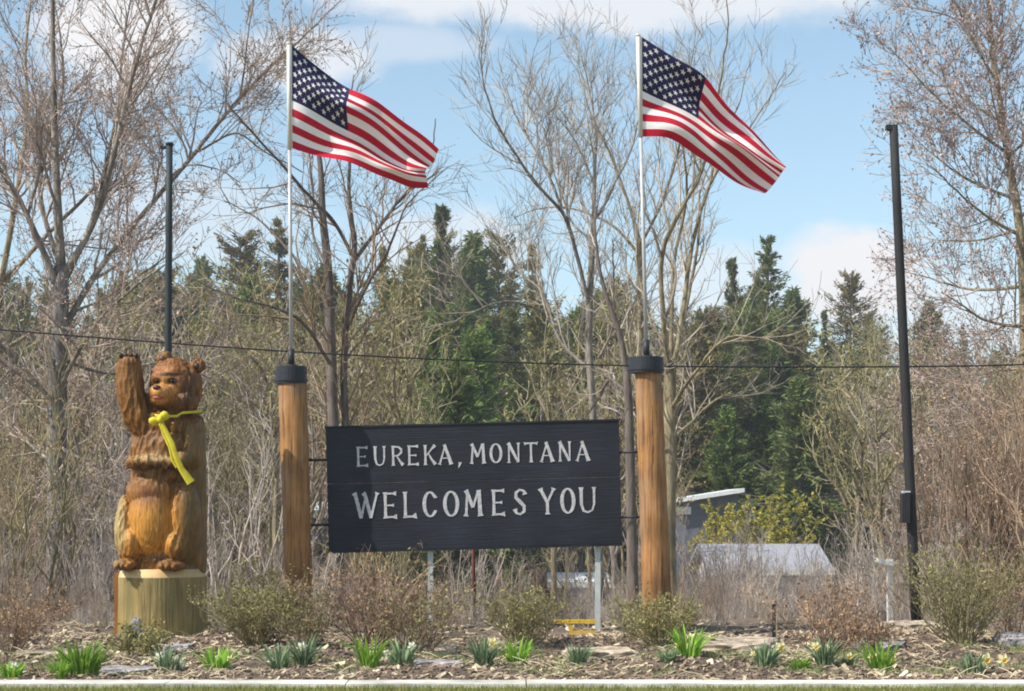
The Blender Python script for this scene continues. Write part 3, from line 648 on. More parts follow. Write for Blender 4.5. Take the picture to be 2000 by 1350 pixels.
def thicket(name, pts, mats_protos, smin, smax, seed):
    o = build(name, pts, [np.array([[0, 1, 2]])], None)
    # instances of whole leafless shrubs on the scattered points
    g = bpy.data.node_groups.new(name, 'GeometryNodeTree')
    g.interface.new_socket('Geometry', in_out='INPUT', socket_type='NodeSocketGeometry'); g.interface.new_socket('Geometry', in_out='OUTPUT', socket_type='NodeSocketGeometry')
    n, l = g.nodes, g.links; gi = n.new('NodeGroupInput'); go = n.new('NodeGroupOutput')
    mp = n.new('GeometryNodeMeshToPoints'); l.new(gi.outputs[0], mp.inputs[0])
    j = n.new('GeometryNodeJoinGeometry')
    for p in mats_protos:
        oi = n.new('GeometryNodeObjectInfo'); oi.inputs['Object'].default_value = p
        ti = n.new('GeometryNodeGeometryToInstance'); l.new(oi.outputs['Geometry'], ti.inputs[0]); l.new(ti.outputs[0], j.inputs[0])
    ip = n.new('GeometryNodeInstanceOnPoints'); l.new(mp.outputs[0], ip.inputs['Points']); l.new(j.outputs[0], ip.inputs['Instance'])
    ip.inputs['Pick Instance'].default_value = True
    ri = n.new('FunctionNodeRandomValue'); ri.data_type = 'INT'; ri.inputs[4].default_value = 0; ri.inputs[5].default_value = len(mats_protos)-1; ri.inputs['Seed'].default_value = seed
    l.new(ri.outputs[2], ip.inputs['Instance Index'])
    rr = n.new('FunctionNodeRandomValue'); rr.data_type = 'FLOAT_VECTOR'; rr.inputs[0].default_value = (-.08, -.08, 0); rr.inputs[1].default_value = (.08, .08, 6.283); rr.inputs['Seed'].default_value = seed+1
    l.new(rr.outputs[0], ip.inputs['Rotation'])
    rs = n.new('FunctionNodeRandomValue'); rs.data_type = 'FLOAT'; rs.inputs[2].default_value = smin; rs.inputs[3].default_value = smax; rs.inputs['Seed'].default_value = seed+2
    l.new(rs.outputs[1], ip.inputs['Scale'])
    l.new(ip.outputs[0], go.inputs[0])
    md = o.modifiers.new('scatter', 'NODES'); md.node_group = g
    return kind(o, 'stuff')
def scatter(n, Y0, Y1, ok=lambda px, Y: True, xr=(-330, 2330)):
    out = []
    while len(out) < n:
        Y = rng.uniform(Y0, Y1); px = rng.uniform(*xr)
        if ok(px, Y): x = PX(px, Y); out.append((x, Y, float(tz(x, Y))-.05))
    return np.array(out)
right_gap = lambda px: 1310 < px < 1790
thicket('brush_thicket', scatter(225, 26.5, 62, lambda px, Y: not right_gap(px) and not (620 < px < 1320 and rng.uniform() < .6)), bp, .4, .85, 3)
thicket('low_brush', scatter(420, 25.5, 95, lambda px, Y: right_gap(px) or rng.uniform() < .25), bp, .2, .42, 13)
thicket('low_brush', scatter(240, 22.7, 27, lambda px, Y: not 1640 < px < 1850), bp, .1, .24, 23)
thicket('mid_brush', scatter(46, 32, 60, lambda px, Y: 1300 < px < 1420 or 1600 < px < 1790, (1250, 1850)), bp[:2], .6, 1.0, 33)
thicket('mid_brush', scatter(70, 34, 63, lambda px, Y: 1380 < px < 1640, (1350, 1650)), bp[:2], .6, 1.0, 43)

# ------------------------------------------------------------------ haze
hm = bpy.data.materials.new('haze'); hm.use_nodes = True; hn = hm.node_tree.nodes; hl = hm.node_tree.links; hn.clear()
ho = hn.new('ShaderNodeOutputMaterial'); hv = hn.new('ShaderNodeVolumePrincipled'); hl.new(hv.outputs[0], ho.inputs['Volume'])
hv.inputs['Color'].default_value = (.82, .88, .95, 1); hv.inputs['Density'].default_value = .0007; hv.inputs['Anisotropy'].default_value = .2
hz_ = MB().box(-2600, 2600, -450, 3100, -7.5, 34).build('haze', hm); kind(hz_, 'stuff')
sc.cycles.volume_bounces = 0

# ------------------------------------------------------------------ buildings
def house(name, label, px0, px1, Y, y_eave, y_ridge, wallm, roofm, depth=6, gable='x'):
    x0, x1 = PX(px0, Y), PX(px1, Y); ze = P(0, y_eave, Y).z; zr = P(0, y_ridge, Y).z; z0 = float(tz((x0+x1)/2, Y))-.3
    root = empty(name, ((x0+x1)/2, Y, z0)); tag(root, label, 'house')
    hw = (x1-x0)/2; hz = ze-z0; rz = zr-z0
    w = MB().box(-hw, hw, 0, depth, 0, hz)
    w.add(np.array([(-hw, 0, hz), (-hw, depth, hz), (-hw, depth/2, rz-.05), (hw, 0, hz), (hw, depth, hz), (hw, depth/2, rz-.05)]), [[(0, 1, 2), (3, 5, 4)]])
    w.build('wall', wallm, root)
    for s in (0, 1):
        y0 = -.35 if s == 0 else depth+.35; m = MB()
        V = np.array([(x, y, z+t) for x in (-hw-.3, hw+.3) for (y, z) in ((y0, hz-.1), (depth/2, rz)) for t in (0, .12)])
        m.add(V, [[(0, 1, 3, 2), (4, 6, 7, 5), (0, 4, 5, 1), (2, 3, 7, 6), (0, 2, 6, 4), (1, 5, 7, 3)]]); m.build('roof_panel', roofm, root)
    MB().box(-hw-.31, hw+.31, -.38, -.351, hz-.2, hz+.03).build('fascia', M['trim'], root)
    nw = max(1, int(hw*2/2.2))
    for i in range(nw):
        c = -hw+(i+.5)*2*hw/nw
        f = MB().box(c-.5, c+.5, -.05, -.003, hz*.35, hz*.8).build('window', M['trim'], root)
        MB().box(c-.43, c+.43, -.075, -.052, hz*.35+.07, hz*.8-.07).build('pane', M['glass'], f)
    return root
h1 = house('house', 'pale grey roofed house low in the brush right of the right post', 1395, 1610, 66, 1112, 1072, M['wall_pale'], M['roof_pale'])
house('shed', 'low white-roofed shed seen through the gap under the sign', 1085, 1180, 70, 1137, 1127, M['wall_pale'], M['roof_white'], 3)['category'] = 'shed'
house('shed', 'white-roofed shed glimpsed between the left post and the sign', 590, 700, 64, 1000, 986, M['wall_grey'], M['roof_white'], 4)['category'] = 'shed'
# grey house with a bright sloping roof edge
Y = 73; x0, x1 = PX(1312, Y), PX(1442, Y); base = float(tz(x0, Y))-.3
root = empty('house', ((x0+x1)/2, Y, base)); tag(root, 'blue-grey house with bright sloping roof edge beside the right post', 'house')
hw = (x1-x0)/2; zl = P(0, 984, Y).z-base; zr = P(0, 964, Y).z-base
m = MB(); V = np.array([(-hw, 0, 0), (hw, 0, 0), (hw, 5, 0), (-hw, 5, 0), (-hw, 0, zl), (hw, 0, zr), (hw, 5, zr), (-hw, 5, zl)])
m.add(V, [[(0, 1, 5, 4), (1, 2, 6, 5), (2, 3, 7, 6), (3, 0, 4, 7)]]); m.build('wall', M['wall_grey'], root)
V = np.array([(x, y, z+t) for (x, z) in ((-hw-.25, zl-.04), (hw+.2, zr+.04)) for y in (-.4, 5.4) for t in (.01, .17)])
MB().add(V, [[(0, 1, 3, 2), (4, 6, 7, 5), (0, 4, 5, 1), (2, 3, 7, 6), (0, 2, 6, 4), (1, 5, 7, 3)]]).build('roof', M['roof_white'], root)
MB().box(-hw+.1, -hw+.75, -.12, -.01, zl-.42, zl-.12).build('awning', M['roof_white'], root)
# white mailbox-like box and pale post by the dark pole
Yq = 30.5
r = empty('white_box', P(1738, 1150, Yq)); tag(r, 'pale post holding a small white tilted panel left of the dark pole', 'post')
zb = float(tz(r.location.x, Yq)); zt = P(0, 1092, Yq).z-r.location.z
MB().box(-.045, .045, -.045, .045, zb-r.location.z-.1, zt).build('upright', M['trim'], r)
MB().box(-.34, -.05, -.1, .1, zt-.12, zt-.05, Matrix.Rotation(.25, 4, 'Y')).build('panel', M['roof_white'], r)
r.name = 'panel_post'

# yellow willow shrub
def shrub(name, px, Y, H, n, twig, leafm, leaf, label, spread=.5, dens=4.0, sz=(.01, .025), up=.1, rm=.0028, cat='shrub', group=None, r0=.12):
    X = PX(px, Y); L = []
    for s in range(n):
        a = rng.uniform(0, 6.28); q = rng.uniform(0, r0); h = H*rng.uniform(.55, 1); ln = spread*rng.uniform(.05, 1)
        pts = np.array([[math.cos(a)*(q+ln*h*t**.9), math.sin(a)*(q+ln*h*t**.9), h*t*(1-.25*ln*t)] for t in np.linspace(0, 1, 5)]); pts[1:] += rng.normal(0, .035*H, (4, 3))
        rs, _ = resample(pts, 9); L.append((rs, np.linspace(.006*H+.002, .002, 9), .1))
    root = empty(name, (X, Y, float(tz(X, Y))-.01)); tag(root, label, cat, group)
    st = MB()
    for p, r_, _ in L: st.tube(p, r_, 5, False)
    kind(st.build('stems', twig, root, True), 'stuff')
    tw, bd = ramify(L, dens1=dens/H*2.2, len1=H*.38, dens2=6/H, len2=H*.2, dens3=9/H, len3=H*.1, up1=.35, up=up, rmin=rm, bud=leaf, buds=sz)
    kind(tw.build('twigs', twig, root), 'stuff')
    if bd is not None: kind(build('foliage', bd[0], bd[1], leafm, root), 'stuff')
    return root
shrub('yellow_shrub', 1495, 71, 5.0, 34, M['twig_olive'], M['leaf_yellow'], 14, 'yellow-green budding shrub above the pale roofed house', .5, 4, (.035, .08), rm=.008)
shrub('yellow_shrub', 1420, 71.5, 3.9, 20, M['twig_olive'], M['leaf_yellow'], 11, 'smaller yellow-green shrub left of the larger one above the pale roof', .5, 4, (.035, .08), rm=.008)
# bed shrubs
SH = [(500, 19.6, .85, 60, 'twig_olive', 'bud_olive', .9, 'greenish twiggy shrub between the bear and the left post', .8),
      (585, 18.9, .55, 24, 'twig_brown', 'bud_olive', .5, 'low dark shrub at the foot of the left post', .7),
      (720, 19.4, 1.0, 46, 'twig_brown', 'bud_brown', .5, 'large brown twiggy shrub under the left end of the sign', .75),
      (815, 19.0, .8, 30, 'twig_brown', 'bud_olive', .5, 'low brown shrub in front of the left sign leg', .8),
      (1025, 19.6, .7, 40, 'twig_olive', 'bud_olive', .6, 'small olive shrub under the middle of the sign', .75),
      (1290, 19.4, .62, 40, 'twig_olive', 'bud_olive', .7, 'small olive shrub at the foot of the right wooden post', .9),
      (1615, 19.2, .85, 32, 'twig_brown', 'bud_brown', .5, 'brown wispy shrub right of the short dark stake', .7),
      (1880, 19.4, 1.15, 50, 'twig_olive', 'bud_olive', .6, 'tall olive wispy shrub right of the dark pole', .7),
      (1700, 18.8, .5, 22, 'twig_brown', 'bud_brown', .4, 'low brown shrub left of the base of the dark pole', .8),
      (15, 18.9, .75, 30, 'twig_brown', 'bud_brown', .6, 'brown shrub cut off by the left edge', .7),
      (265, 18.6, .35, 22, 'twig_olive', 'bud_olive', .8, 'low weedy shrub at the foot of the log', .9),
      (1985, 20.5, 1.0, 26, 'twig_brown', 'bud_brown', .5, 'brown shrub cut off by the right edge', .6)]
for (px, Y, H, n, tw_, bd_, lf, lab, spd) in SH:
    shrub('twiggy_shrub', px, Y, H, n, M[tw_], M[bd_], lf*1.5, lab, spd*1.4, 4.8, group=None)

for (px, Y, H, n, tw_, bd_, lf, lab) in (
    (1955, 29, 4.6, 26, 'twig_brown', 'bud_brown', 1.4, 'tall brown-leaved sapling clump under the rosy tree at right'),
    (1860, 31, 4.2, 22, 'twig_brown', 'bud_brown', 1.2, 'brown-leaved sapling clump just right of the dark leaning pole'),
    (2080, 28, 4.8, 24, 'twig_brown', 'bud_brown', 1.3, 'brown-leaved sapling clump at the right edge of the view'),
    (1700, 33, 2.5, 9, 'twig_grey', 'bud_olive', .4, 'olive sapling clump just left of the dark leaning pole'),
    (30, 28.5, 4.4, 26, 'twig_olive', 'bud_brown', 1.2, 'brown-leaved sapling clump at the left edge'),
    (190, 29.5, 3.8, 15, 'twig_grey', 'bud_brown', .7, 'tan sapling clump behind the carved bear'),
    (440, 28.5, 3.9, 13, 'twig_grey', 'bud_olive', .5, 'grey sapling clump between the bear and the left post'),
    (750, 30, 4.0, 14, 'twig_olive', 'bud_olive', .6, 'olive sapling clump behind the left half of the sign')):
    shrub('sapling_clump', px, Y, H, n, M[tw_], M[bd_], lf, lab, .35, 6, (.012, .034), rm=.0045, r0=.6)

# ------------------------------------------------------------------ poles, cable
def leaning(px0, py0, px1, py1, Y):      # bottom and top pixels -> points
    return P(px0, py0, Y), P(px1, py1, Y)
def taper_pole(bot, top, r0, r1, S=14, n=6):
    return [bot+(top-bot)*(i/n) for i in range(n+1)], [r0+(r1-r0)*i/n for i in range(n+1)]
k24 = 24/F
b_, t_ = leaning(1791, 1222, 1745, 246, 24); b_.z = float(tz(b_.x, 24))-.1
r = empty('utility_pole', (b_.x, 24, float(tz(b_.x, 24)))); tag(r, 'dark leaning pole standing alone on the right', 'pole')
child_at(MB().tube(*taper_pole(b_, t_, 10.5*k24, 8.5*k24), 14).build('shaft', M['pole_dark'], None, True), r)
q = P(1768, 993, 23.9); bx = MB().box(q.x-.05, q.x+.05, 23.83, 24.0, q.z-.19, q.z+.19).build('meter_box', M['pole_dark']); child_at(bx, r)
q2 = P(1768, 962, 23.9); child_at(MB().box(q2.x-.035, q2.x+.06, 23.86, 23.98, q2.z-.002, q2.z+.02).build('box_cap', M['galv']), r)
q = P(1737, 250, 24); child_at(MB().box(q.x-.045, q.x+.1, 23.95, 24.05, q.z-.03, q.z+.035).build('arm', M['pole_dark']), r)
child_at(MB().tube([P(1733, 255, 24), P(1728, 262, 24), P(1727, 272, 24)], .012, 6).build('hook', M['galv'], None, True), r)
b_, t_ = leaning(325, 1200, 331, 284, 24.5); b_.z = float(tz(b_.x, 24.5))-.1
r = empty('utility_pole', (b_.x, 24.5, float(tz(b_.x, 24.5)))); tag(r, 'dark green pole rising from behind the bear\'s head', 'pole')
child_at(MB().tube(*taper_pole(b_, t_, 8.5*k24, 6.5*k24), 14).build('shaft', M['pole_green'], None, True), r)
child_at(MB().tube([t_, t_+Vector((.0, 0, .035))], [.052, .05], 14).build('pole_cap', M['pole_dark'], None, True), r)
child_at(MB().box(t_.x-.12, t_.x-.02, 24.48, 24.52, t_.z-.05, t_.z-.01).build('cross_pin', M['pole_dark']), r)
cp = [(-900, 560), (-400, 606), (0, 644), (300, 668), (570, 687), (900, 704), (1250, 715), (1600, 717), (1800, 716), (2000, 712), (2500, 690), (3100, 640)]
cpts, _ = resample([tuple(P(a, b, 26)) for a, b in cp], 90)
tag(at(MB().tube(cpts, .0115, 5).build('overhead_cable', M['cable'], None, True), cpts[0]), 'thin black cable strung low across the whole view behind the posts', 'cable')
b_, t_ = leaning(928, 1215, 924, 1040, 25); b_.z = float(tz(b_.x, 25))-.1; t_ = P(922, 1000, 25)
tag(at(MB().tube([b_, t_], .024, 8).build('thin_pole', M['rust'], None, True), (b_.x, 25, b_.z+.1)), 'thin rusty pole standing behind the sign between its legs', 'pole')
q = P(1513, 1240, 20.6); z = float(tz(q.x, 20.6))
r = empty('stake', (q.x, 20.6, z)); tag(r, 'short dark stake with a pale edge in the bed', 'stake')
MB().box(-.026, .008, -.02, .02, -.1, P(0, 1180, 20.6).z-z).build('dark_face', M['pole_dark'], r); MB().box(.0085, .024, -.018, .018, -.1, P(0, 1190, 20.6).z-z).build('pale_edge', M['straw'], r)
# yellow rail by the right sign leg
Yr = 21.0; r = empty('yellow_rail', (PX(1115, Yr), Yr, float(tz(PX(1115, Yr), Yr)))); tag(r, 'low yellow metal rail beside the right leg of the sign', 'rail')
zt = P(0, 1214, Yr).z-r.location.z
MB().box(PX(1082, Yr)-PX(1115, Yr), PX(1164, Yr)-PX(1115, Yr), -.03, .03, zt-.022, zt+.022).build('top_bar', M['yellow'], r)
MB().box(-.02, .02, -.022, .022, -.1, zt-.0225).build('upright', M['yellow'], r)
MB().box(.022, PX(1162, Yr)-PX(1115, Yr), -.02, .02, .06, .1).build('bottom_bar', M['yellow'], r)

# ------------------------------------------------------------------ wooden posts with caps and flagpoles
def wood_post(Y, px_t, py_t, px_b, r_t, r_b, cap, label):
    k = Y/F; top = P(px_t, py_t, Y); bot = P(px_b, 1215, Y); gz = float(tz(bot.x, Y)); bot.z = gz-.15
    root = empty('wooden_post', (bot.x, Y, gz)); tag(root, label, 'post')
    n = 26; pts = [bot+(top-bot)*(i/n) for i in range(n+1)]; rad = [(r_b+(r_t-r_b)*i/n)*k*(1+.018*math.sin(i*1.7)+.012*math.sin(i*3.1)) for i in range(n+1)]
    child_at(MB().tube(pts, rad, 28).build('shaft', M['post'], None, True), root)
    cx, cy0, cy1, cw = cap; a, b = P(cx, cy1, Y), P(cx, cy0, Y)
    R = cw*k
    child_at(MB().tube([a, a, b-Vector((0, 0, .004)), b, b], [R*.9, R, R, R*.97, R*.3], 28).build('cap', M['black_metal'], None, False), root)
    child_at(MB().tube([a+Vector((0, 0, .03)), a+Vector((0, 0, .05))], [R+.012, R+.012], 28).build('cap_band', M['black_metal'], None, False), root)
    return root
wood_post(22, 571, 740, 587, 28, 26, (569, 716, 750, 30.5), 'stout varnished wooden post left of the sign, with black cap')
wood_post(22, 1266, 720, 1287, 26, 29, (1262, 698, 729, 34), 'stout varnished wooden post right of the sign, with black cap')
def flagpole(Y, bpx, bpy, tpx, tpy, mid, label):
    k = Y/F; b, t = P(bpx, bpy, Y), P(tpx, tpy, Y); root = empty('flagpole', b); tag(root, label, 'flagpole')
    f = lambda py: b+(t-b)*((bpy-py)/(bpy-tpy))
    child_at(MB().tube([b, f(bpy-34)], [6.5*k, 6*k], 12).build('socket', M['black_metal'], None, True), root)
    child_at(MB().tube([b, b+Vector((0, 0, .02))], [.075, .07], 14).build('flange', M['black_metal']), root)
    child_at(MB().tube([f(bpy-30), f(mid)], [3.9*k, 3.3*k], 12).build('lower_shaft', M['aluminium'], None, True), root)
    child_at(MB().tube([f(mid), f(tpy+1)], [4.4*k, 4.2*k], 12).build('upper_shaft', M['white_pole'], None, True), root)
    child_at(MB().tube([f(tpy+3), f(tpy), f(tpy-2)], [5*k, 5*k, 2*k], 12).build('finial', M['white_pole'], None, True), root)
    return root
flagpole(22, 569, 716, 564, 84, 292, 'flagpole on the cap of the left wooden post')
flagpole(22, 1263, 698, 1246, 68, 268, 'flagpole on the cap of the right wooden post')

# ------------------------------------------------------------------ flags
def flag(Y, top, bot, fly, amp, ph, label, hoist_x):
    T, _ = resample([(a, b, 0) for a, b in top], 120); B, _ = resample([(a, b, 0) for a, b in bot], 120)
    def S(u, v, off=0.0):
        u = np.asarray(u, float); v = np.asarray(v, float); i = np.clip(u, 0, 1)*119
        tx, ty = np.interp(i, range(120), T[:, 0]), np.interp(i, range(120), T[:, 1]); bx, by = np.interp(i, range(120), B[:, 0]), np.interp(i, range(120), B[:, 1])
        # gathered folds running along the fly: stripes bunch and open
        g = v+.05*np.minimum(1, u*1.6)*np.sin(6.283*(1.3*v+.45*u+ph))*np.sin(math.pi*v)
        px = tx+(bx-tx)*g; py = ty+(by-ty)*g
        px = px+fly*np.sin(math.pi*v)*u**3
        py = py+2.6*u*np.sin(6.283*(1.8*u+1.1*v+ph))
        a = amp*np.minimum(1, u*2.6)
        d = a*np.sin(6.283*(1.15*v+.85*u+ph))+a*.55*np.sin(6.283*(2.3*v-.6*u+1.7*ph))+a*.32*np.sin(6.283*(2.4*u+.5*v+.3+ph))
        d = d+.25*u
        Yd = Y+d-off
        Yu = Y+.25*u
        return np.stack([(px-1000)/F*Yu, Yd, EYE+(HY-py)/F*Yu], -1)
    root = empty('flag', P(hoist_x, top[0][1], Y)); tag(root, label, 'flag')
    def patch(u0, u1, v0, v1, nu, nv, name, m):
        U, Vv = np.meshgrid(np.linspace(u0, u1, nu+1), np.linspace(v0, v1, nv+1)); V = S(U, Vv).reshape(-1, 3)
        i = np.arange((nu+1)*(nv+1)).reshape(nv+1, nu+1); Q = np.stack([i[:-1, :-1], i[1:, :-1], i[1:, 1:], i[:-1, 1:]], -1).reshape(-1, 4)
        return child_at(build(name, V, [Q], m, None, True), root)
    for s in range(13):
        patch(.4 if s < 7 else 0, 1, s/13, (s+1)/13, 60, 5, 'red_stripe' if s % 2 == 0 else 'white_stripe', M['red'] if s % 2 == 0 else M['white'])
    can = patch(0, .4, 0, 7/13, 36, 30, 'canton', M['navy'])
    for r_ in range(9):
        cols = 6 if r_ % 2 == 0 else 5
        for c_ in range(cols):
            uu = .4*((2*c_+1 if cols == 6 else 2*c_+2)/12); vv = (7/13)*((r_+1)/10)
            an = np.arange(10)*math.pi/5+math.pi/2; rr = np.where(np.arange(10) % 2 == 0, .032, .0135)
            U = np.concatenate([[uu], uu+rr*np.cos(an)/1.75]); W = np.concatenate([[vv], vv-rr*np.sin(an)])
            o = build('star', S(U, W, .007), [np.array([(0, i+1, (i+1) % 10+1) for i in range(10)])], M['white'])
            o.data.transform(Matrix.Translation(-root.location)); o.parent = can
    # header tape at the hoist
    patch(-.0, .012, 0, 1, 1, 30, 'header', M['white']).location.y = -.006
    return root
flag(22, [(567, 86), (620, 128), (678, 170), (740, 205), (800, 252), (858, 296)], [(568, 289), (640, 309), (700, 324), (760, 352), (800, 366), (836, 362)],
     -14, .15, .15, 'striped flag flying from the left pole, its lower edge curling', 567)
flag(22, [(1250, 70), (1310, 112), (1370, 153), (1420, 205), (1480, 260), (1540, 318)], [(1252, 267), (1300, 270), (1345, 290), (1400, 330), (1450, 360), (1488, 380)],
     6, .13, .55, 'striped flag flying from the right pole, tightly folded at its end', 1250)

# ------------------------------------------------------------------ welcome sign
YS = 22.22; ks = YS/F; TH = math.radians(1.46)
cx, cy = 925.5, 949.5; c0 = P(cx, cy, YS)
def sign_pt(px, py, dy=0.0):          # photo pixel measured on the sign -> sign-local coordinates
    dx, dz = (px-cx)*ks, (cy-py)*ks
    return dx*math.cos(TH)+dz*math.sin(TH), -dx*math.sin(TH)+dz*math.cos(TH)
gz = float(tz(c0.x, YS))
sign = empty('welcome_sign', (c0.x, YS, c0.z)); sign.rotation_euler = (0, -TH, 0)
tag(sign, 'long black sign board with pale lettering hung between two wooden posts', 'sign')
HW, HH = 286.5*ks, 120.5*ks
seam = .07
for z0, z1 in ((-HH, seam-.0015), (seam+.0015, HH)):
    o = MB().box(-HW, HW, 0, .06, z0, z1).build('board', M['sign'], sign)
    bv = o.modifiers.new('bevel', 'BEVEL'); bv.width = .004; bv.segments = 2
for z_, nm in ((HH, 'top_trim'), (-HH-.022, 'bottom_trim')):
    MB().box(-HW-.01, HW+.01, -.012, .07, z_+.001, z_+.021).build(nm, M['sign'], sign)
def glyph(ch):
    st = lambda x: [(x, 0, .19), (x, .07, .13), (x, .5, .105), (x, .93, .13), (x, 1, .19)]
    ell = lambda a0, a1, n=22: [(.5+.41*math.cos(a), .5+.46*math.sin(a), .075+.065*abs(math.cos(a))) for a in np.linspace(a0, a1, n)]
    return {
        'E': [st(.17), [(.17, .95, .08), (.7, .95, .08), (.97, .95, .17)], [(.17, .5, .07), (.6, .5, .07), (.8, .5, .14)], [(.17, .05, .08), (.7, .05, .08), (1, .06, .19)]],
        'U': [[(.13, 1, .19), (.13, .9, .13), (.13, .35, .12), (.25, .1, .1), (.5, .04, .08), (.75, .12, .08), (.86, .35, .09), (.87, .9, .1), (.87, 1, .17)]],
        'R': [st(.17), [(.2, .95, .08), (.6, .94, .1), (.84, .82, .12), (.84, .66, .12), (.6, .52, .1), (.25, .49, .06)], [(.45, .5, .07), (.75, .2, .11), (.98, .03, .17)]],
        'K': [st(.17), [(.97, .98, .17), (.7, .8, .1), (.22, .45, .06)], [(.4, .6, .07), (.7, .25, .11), (.98, .02, .17)]],
        'A': [[(.5, .98, .08), (.28, .5, .09), (.08, .06, .11), (.05, 0, .2)], [(.42, 1, .15), (.68, .5, .15), (.88, .06, .17), (.9, 0, .23)], [(.2, .32, .06), (.76, .32, .06)]],
        ',': [[(.6, .1, .16), (.55, 0, .12), (.25, -.2, .03)]],
        'M': [[(.1, 0, .2), (.12, .1, .11), (.2, .98, .09)], [(.12, 1, .18), (.2, .9, .14), (.5, .34, .13)], [(.5, .34, .1), (.8, .95, .09)], [(.83, 1, .18), (.86, .9, .14), (.9, .1, .15), (.92, 0, .22)]],
        'O': [ell(0, 2*math.pi, 30)],
        'N': [[(.12, 0, .18), (.13, .1, .1), (.14, .97, .09)], [(.08, 1, .18), (.2, .88, .15), (.85, .03, .13)], [(.88, .02, .08), (.88, .9, .1), (.89, 1, .18)]],
        'T': [st(.5), [(.02, .93, .2), (.1, .95, .1), (.5, .96, .08), (.9, .95, .1), (.98, .93, .2)]],
        'W': [[(.0, 1, .2), (.06, .9, .14), (.27, .03, .13)], [(.27, .03, .1), (.48, .85, .08)], [(.38, 1, .18), (.46, .9, .14), (.68, .03, .13)], [(.68, .03, .1), (.93, .9, .09), (.97, 1, .18)]],
        'L': [st(.17), [(.17, .05, .08), (.7, .05, .09), (1, .08, .22)]],
        'C': [[(.93, .82, .17)]+ell(.65, 2*math.pi-.65, 22)+[(.93, .2, .13)]],
        'S': [[(.9, .78, .18), (.82, .92, .1), (.5, .97, .09), (.2, .86, .12), (.18, .68, .13), (.5, .51, .14), (.82, .34, .13), (.82, .14, .12), (.5, .03, .09), (.2, .08, .1), (.1, .24, .18)]],
        'Y': [[(.02, 1, .2), (.1, .9, .13), (.5, .46, .12)], [(.96, 1, .19), (.9, .9, .1), (.5, .46, .09)], [(.5, .5, .12), (.5, .08, .12), (.5, 0, .2)]],
    }[ch]
def letter(ch, x0, x1, z0, z1):
    m = MB(); W, H = x1-x0, z1-z0
    for si, stk in enumerate(glyph(ch)):
        p = np.array([(x*W, y*H) for x, y, _ in stk]); w = (np.array([q[2] for q in stk])**1.25*1.75)*H*.46
        closed = ch == 'O'
        t = np.gradient(p, axis=0)
        if closed: t[0] = t[-1] = p[1]-p[-2]
        t = t/np.linalg.norm(t, axis=1)[:, None]; nn = np.stack([-t[:, 1], t[:, 0]], -1)
        a, b = p+nn*w[:, None], p-nn*w[:, None]; n = len(p); dep = -.006-.0009*si
        V = [(q[0]+x0, y, q[1]+z0) for y in (dep, -.0005) for s in (a, b) for q in s]
        Q = []
        for i in range(n-1):
            Q += [(i, n+i, n+i+1, i+1), (i, i+1, 2*n+i+1, 2*n+i), (n+i, 3*n+i, 3*n+i+1, n+i+1)]
        if not closed: Q += [(0, 2*n, 3*n, n), (n-1, 2*n-1, 4*n-1, 3*n-1)]
        m.add(V, [Q])
    return m.build('letter', M['letter'], sign)
L1 = [('E', 697, 720), ('U', 731, 755), ('R', 765, 789), ('E', 797, 819), ('K', 828, 852), ('A', 858, 885), (',', 894, 903), ('M', 919, 949), ('O', 958, 982), ('N', 992, 1017), ('T', 1025, 1052), ('A', 1057, 1083), ('N', 1092, 1117), ('A', 1127, 1153)]
L2 = [('W', 691, 738), ('E', 747, 774), ('L', 786, 812), ('C', 825, 853), ('O', 865, 895), ('M', 905, 940), ('E', 959, 985), ('S', 1002, 1027), ('Y', 1054, 1082), ('O', 1094, 1122), ('U', 1130, 1164)]
for row, y_l, h in ((L1, 893, 39), (L2, 990, 51)):     # baseline centre at the left end, cap height
    for ch, a, b in row:
        _, zc = sign_pt((690+1155)/2, y_l-6.4 if h < 45 else y_l-7)
        xa, _ = sign_pt(a, 940); xb, _ = sign_pt(b, 940)
        letter(ch, xa, xb, zc-h*ks/2, zc+h*ks/2)
# legs and brackets
for px, nm in ((840, 0), (1168, 1)):
    xl = (px-cx)*ks
    zb = gz-c0.z-.2
    MB().box(xl-.032, xl+.032, .065, .115, zb, -HH+.35).build('leg', M['galv'], sign).rotation_euler = (0, TH, 0)
for s, dy in ((-1, -.005), (1, .0)):
    for dz in (.36, -.42):
        xe = s*(HW-.02); xo = s*(HW+.24)
        MB().tube([(xe, .045, dz), (xo, -.07, dz)], .016, 8).build('bracket', M['black_metal'], sign, True)

# ------------------------------------------------------------------ carved bear on its log
YB = 21.4; kb = YB/F; bx0 = PX(316, YB); bz0 = float(tz(bx0, YB))
bear = empty('bear_carving', (bx0, YB, bz0)); tag(bear, 'carved wooden bear waving a raised paw, standing on a log', 'sculpture')
def BP(px, py, d=0.0): # local coordinates
    v = P(px, py, YB); return Vector((v.x-bx0, d, v.z-bz0))
bm = bmesh.new()
def ell_(px, py, d, rx, ry, rd, rot=0, rotx=0):
    mt = Matrix.Translation(BP(px, py, d)) @ Matrix.Rotation(rot, 4, 'Y') @ Matrix.Rotation(rotx, 4, 'X') @ Matrix.Diagonal((rx*kb, rd, ry*kb, 1))
    bmesh.ops.create_icosphere(bm, subdivisions=3, radius=1, matrix=mt)
def chain(pts):
    for (a, b) in zip(pts, pts[1:]):
        for i in range(7):
            t = i/6; q = [a[j]+(b[j]-a[j])*t for j in range(6)]; ell_(*q)
chain([(241, 990, .1, 11, 22, .2), (242, 1100, .1, 12, 20, .2)]); chain([(387, 870, .1, 12, 60, .2), (388, 1085, .08, 13, 60, .22)])
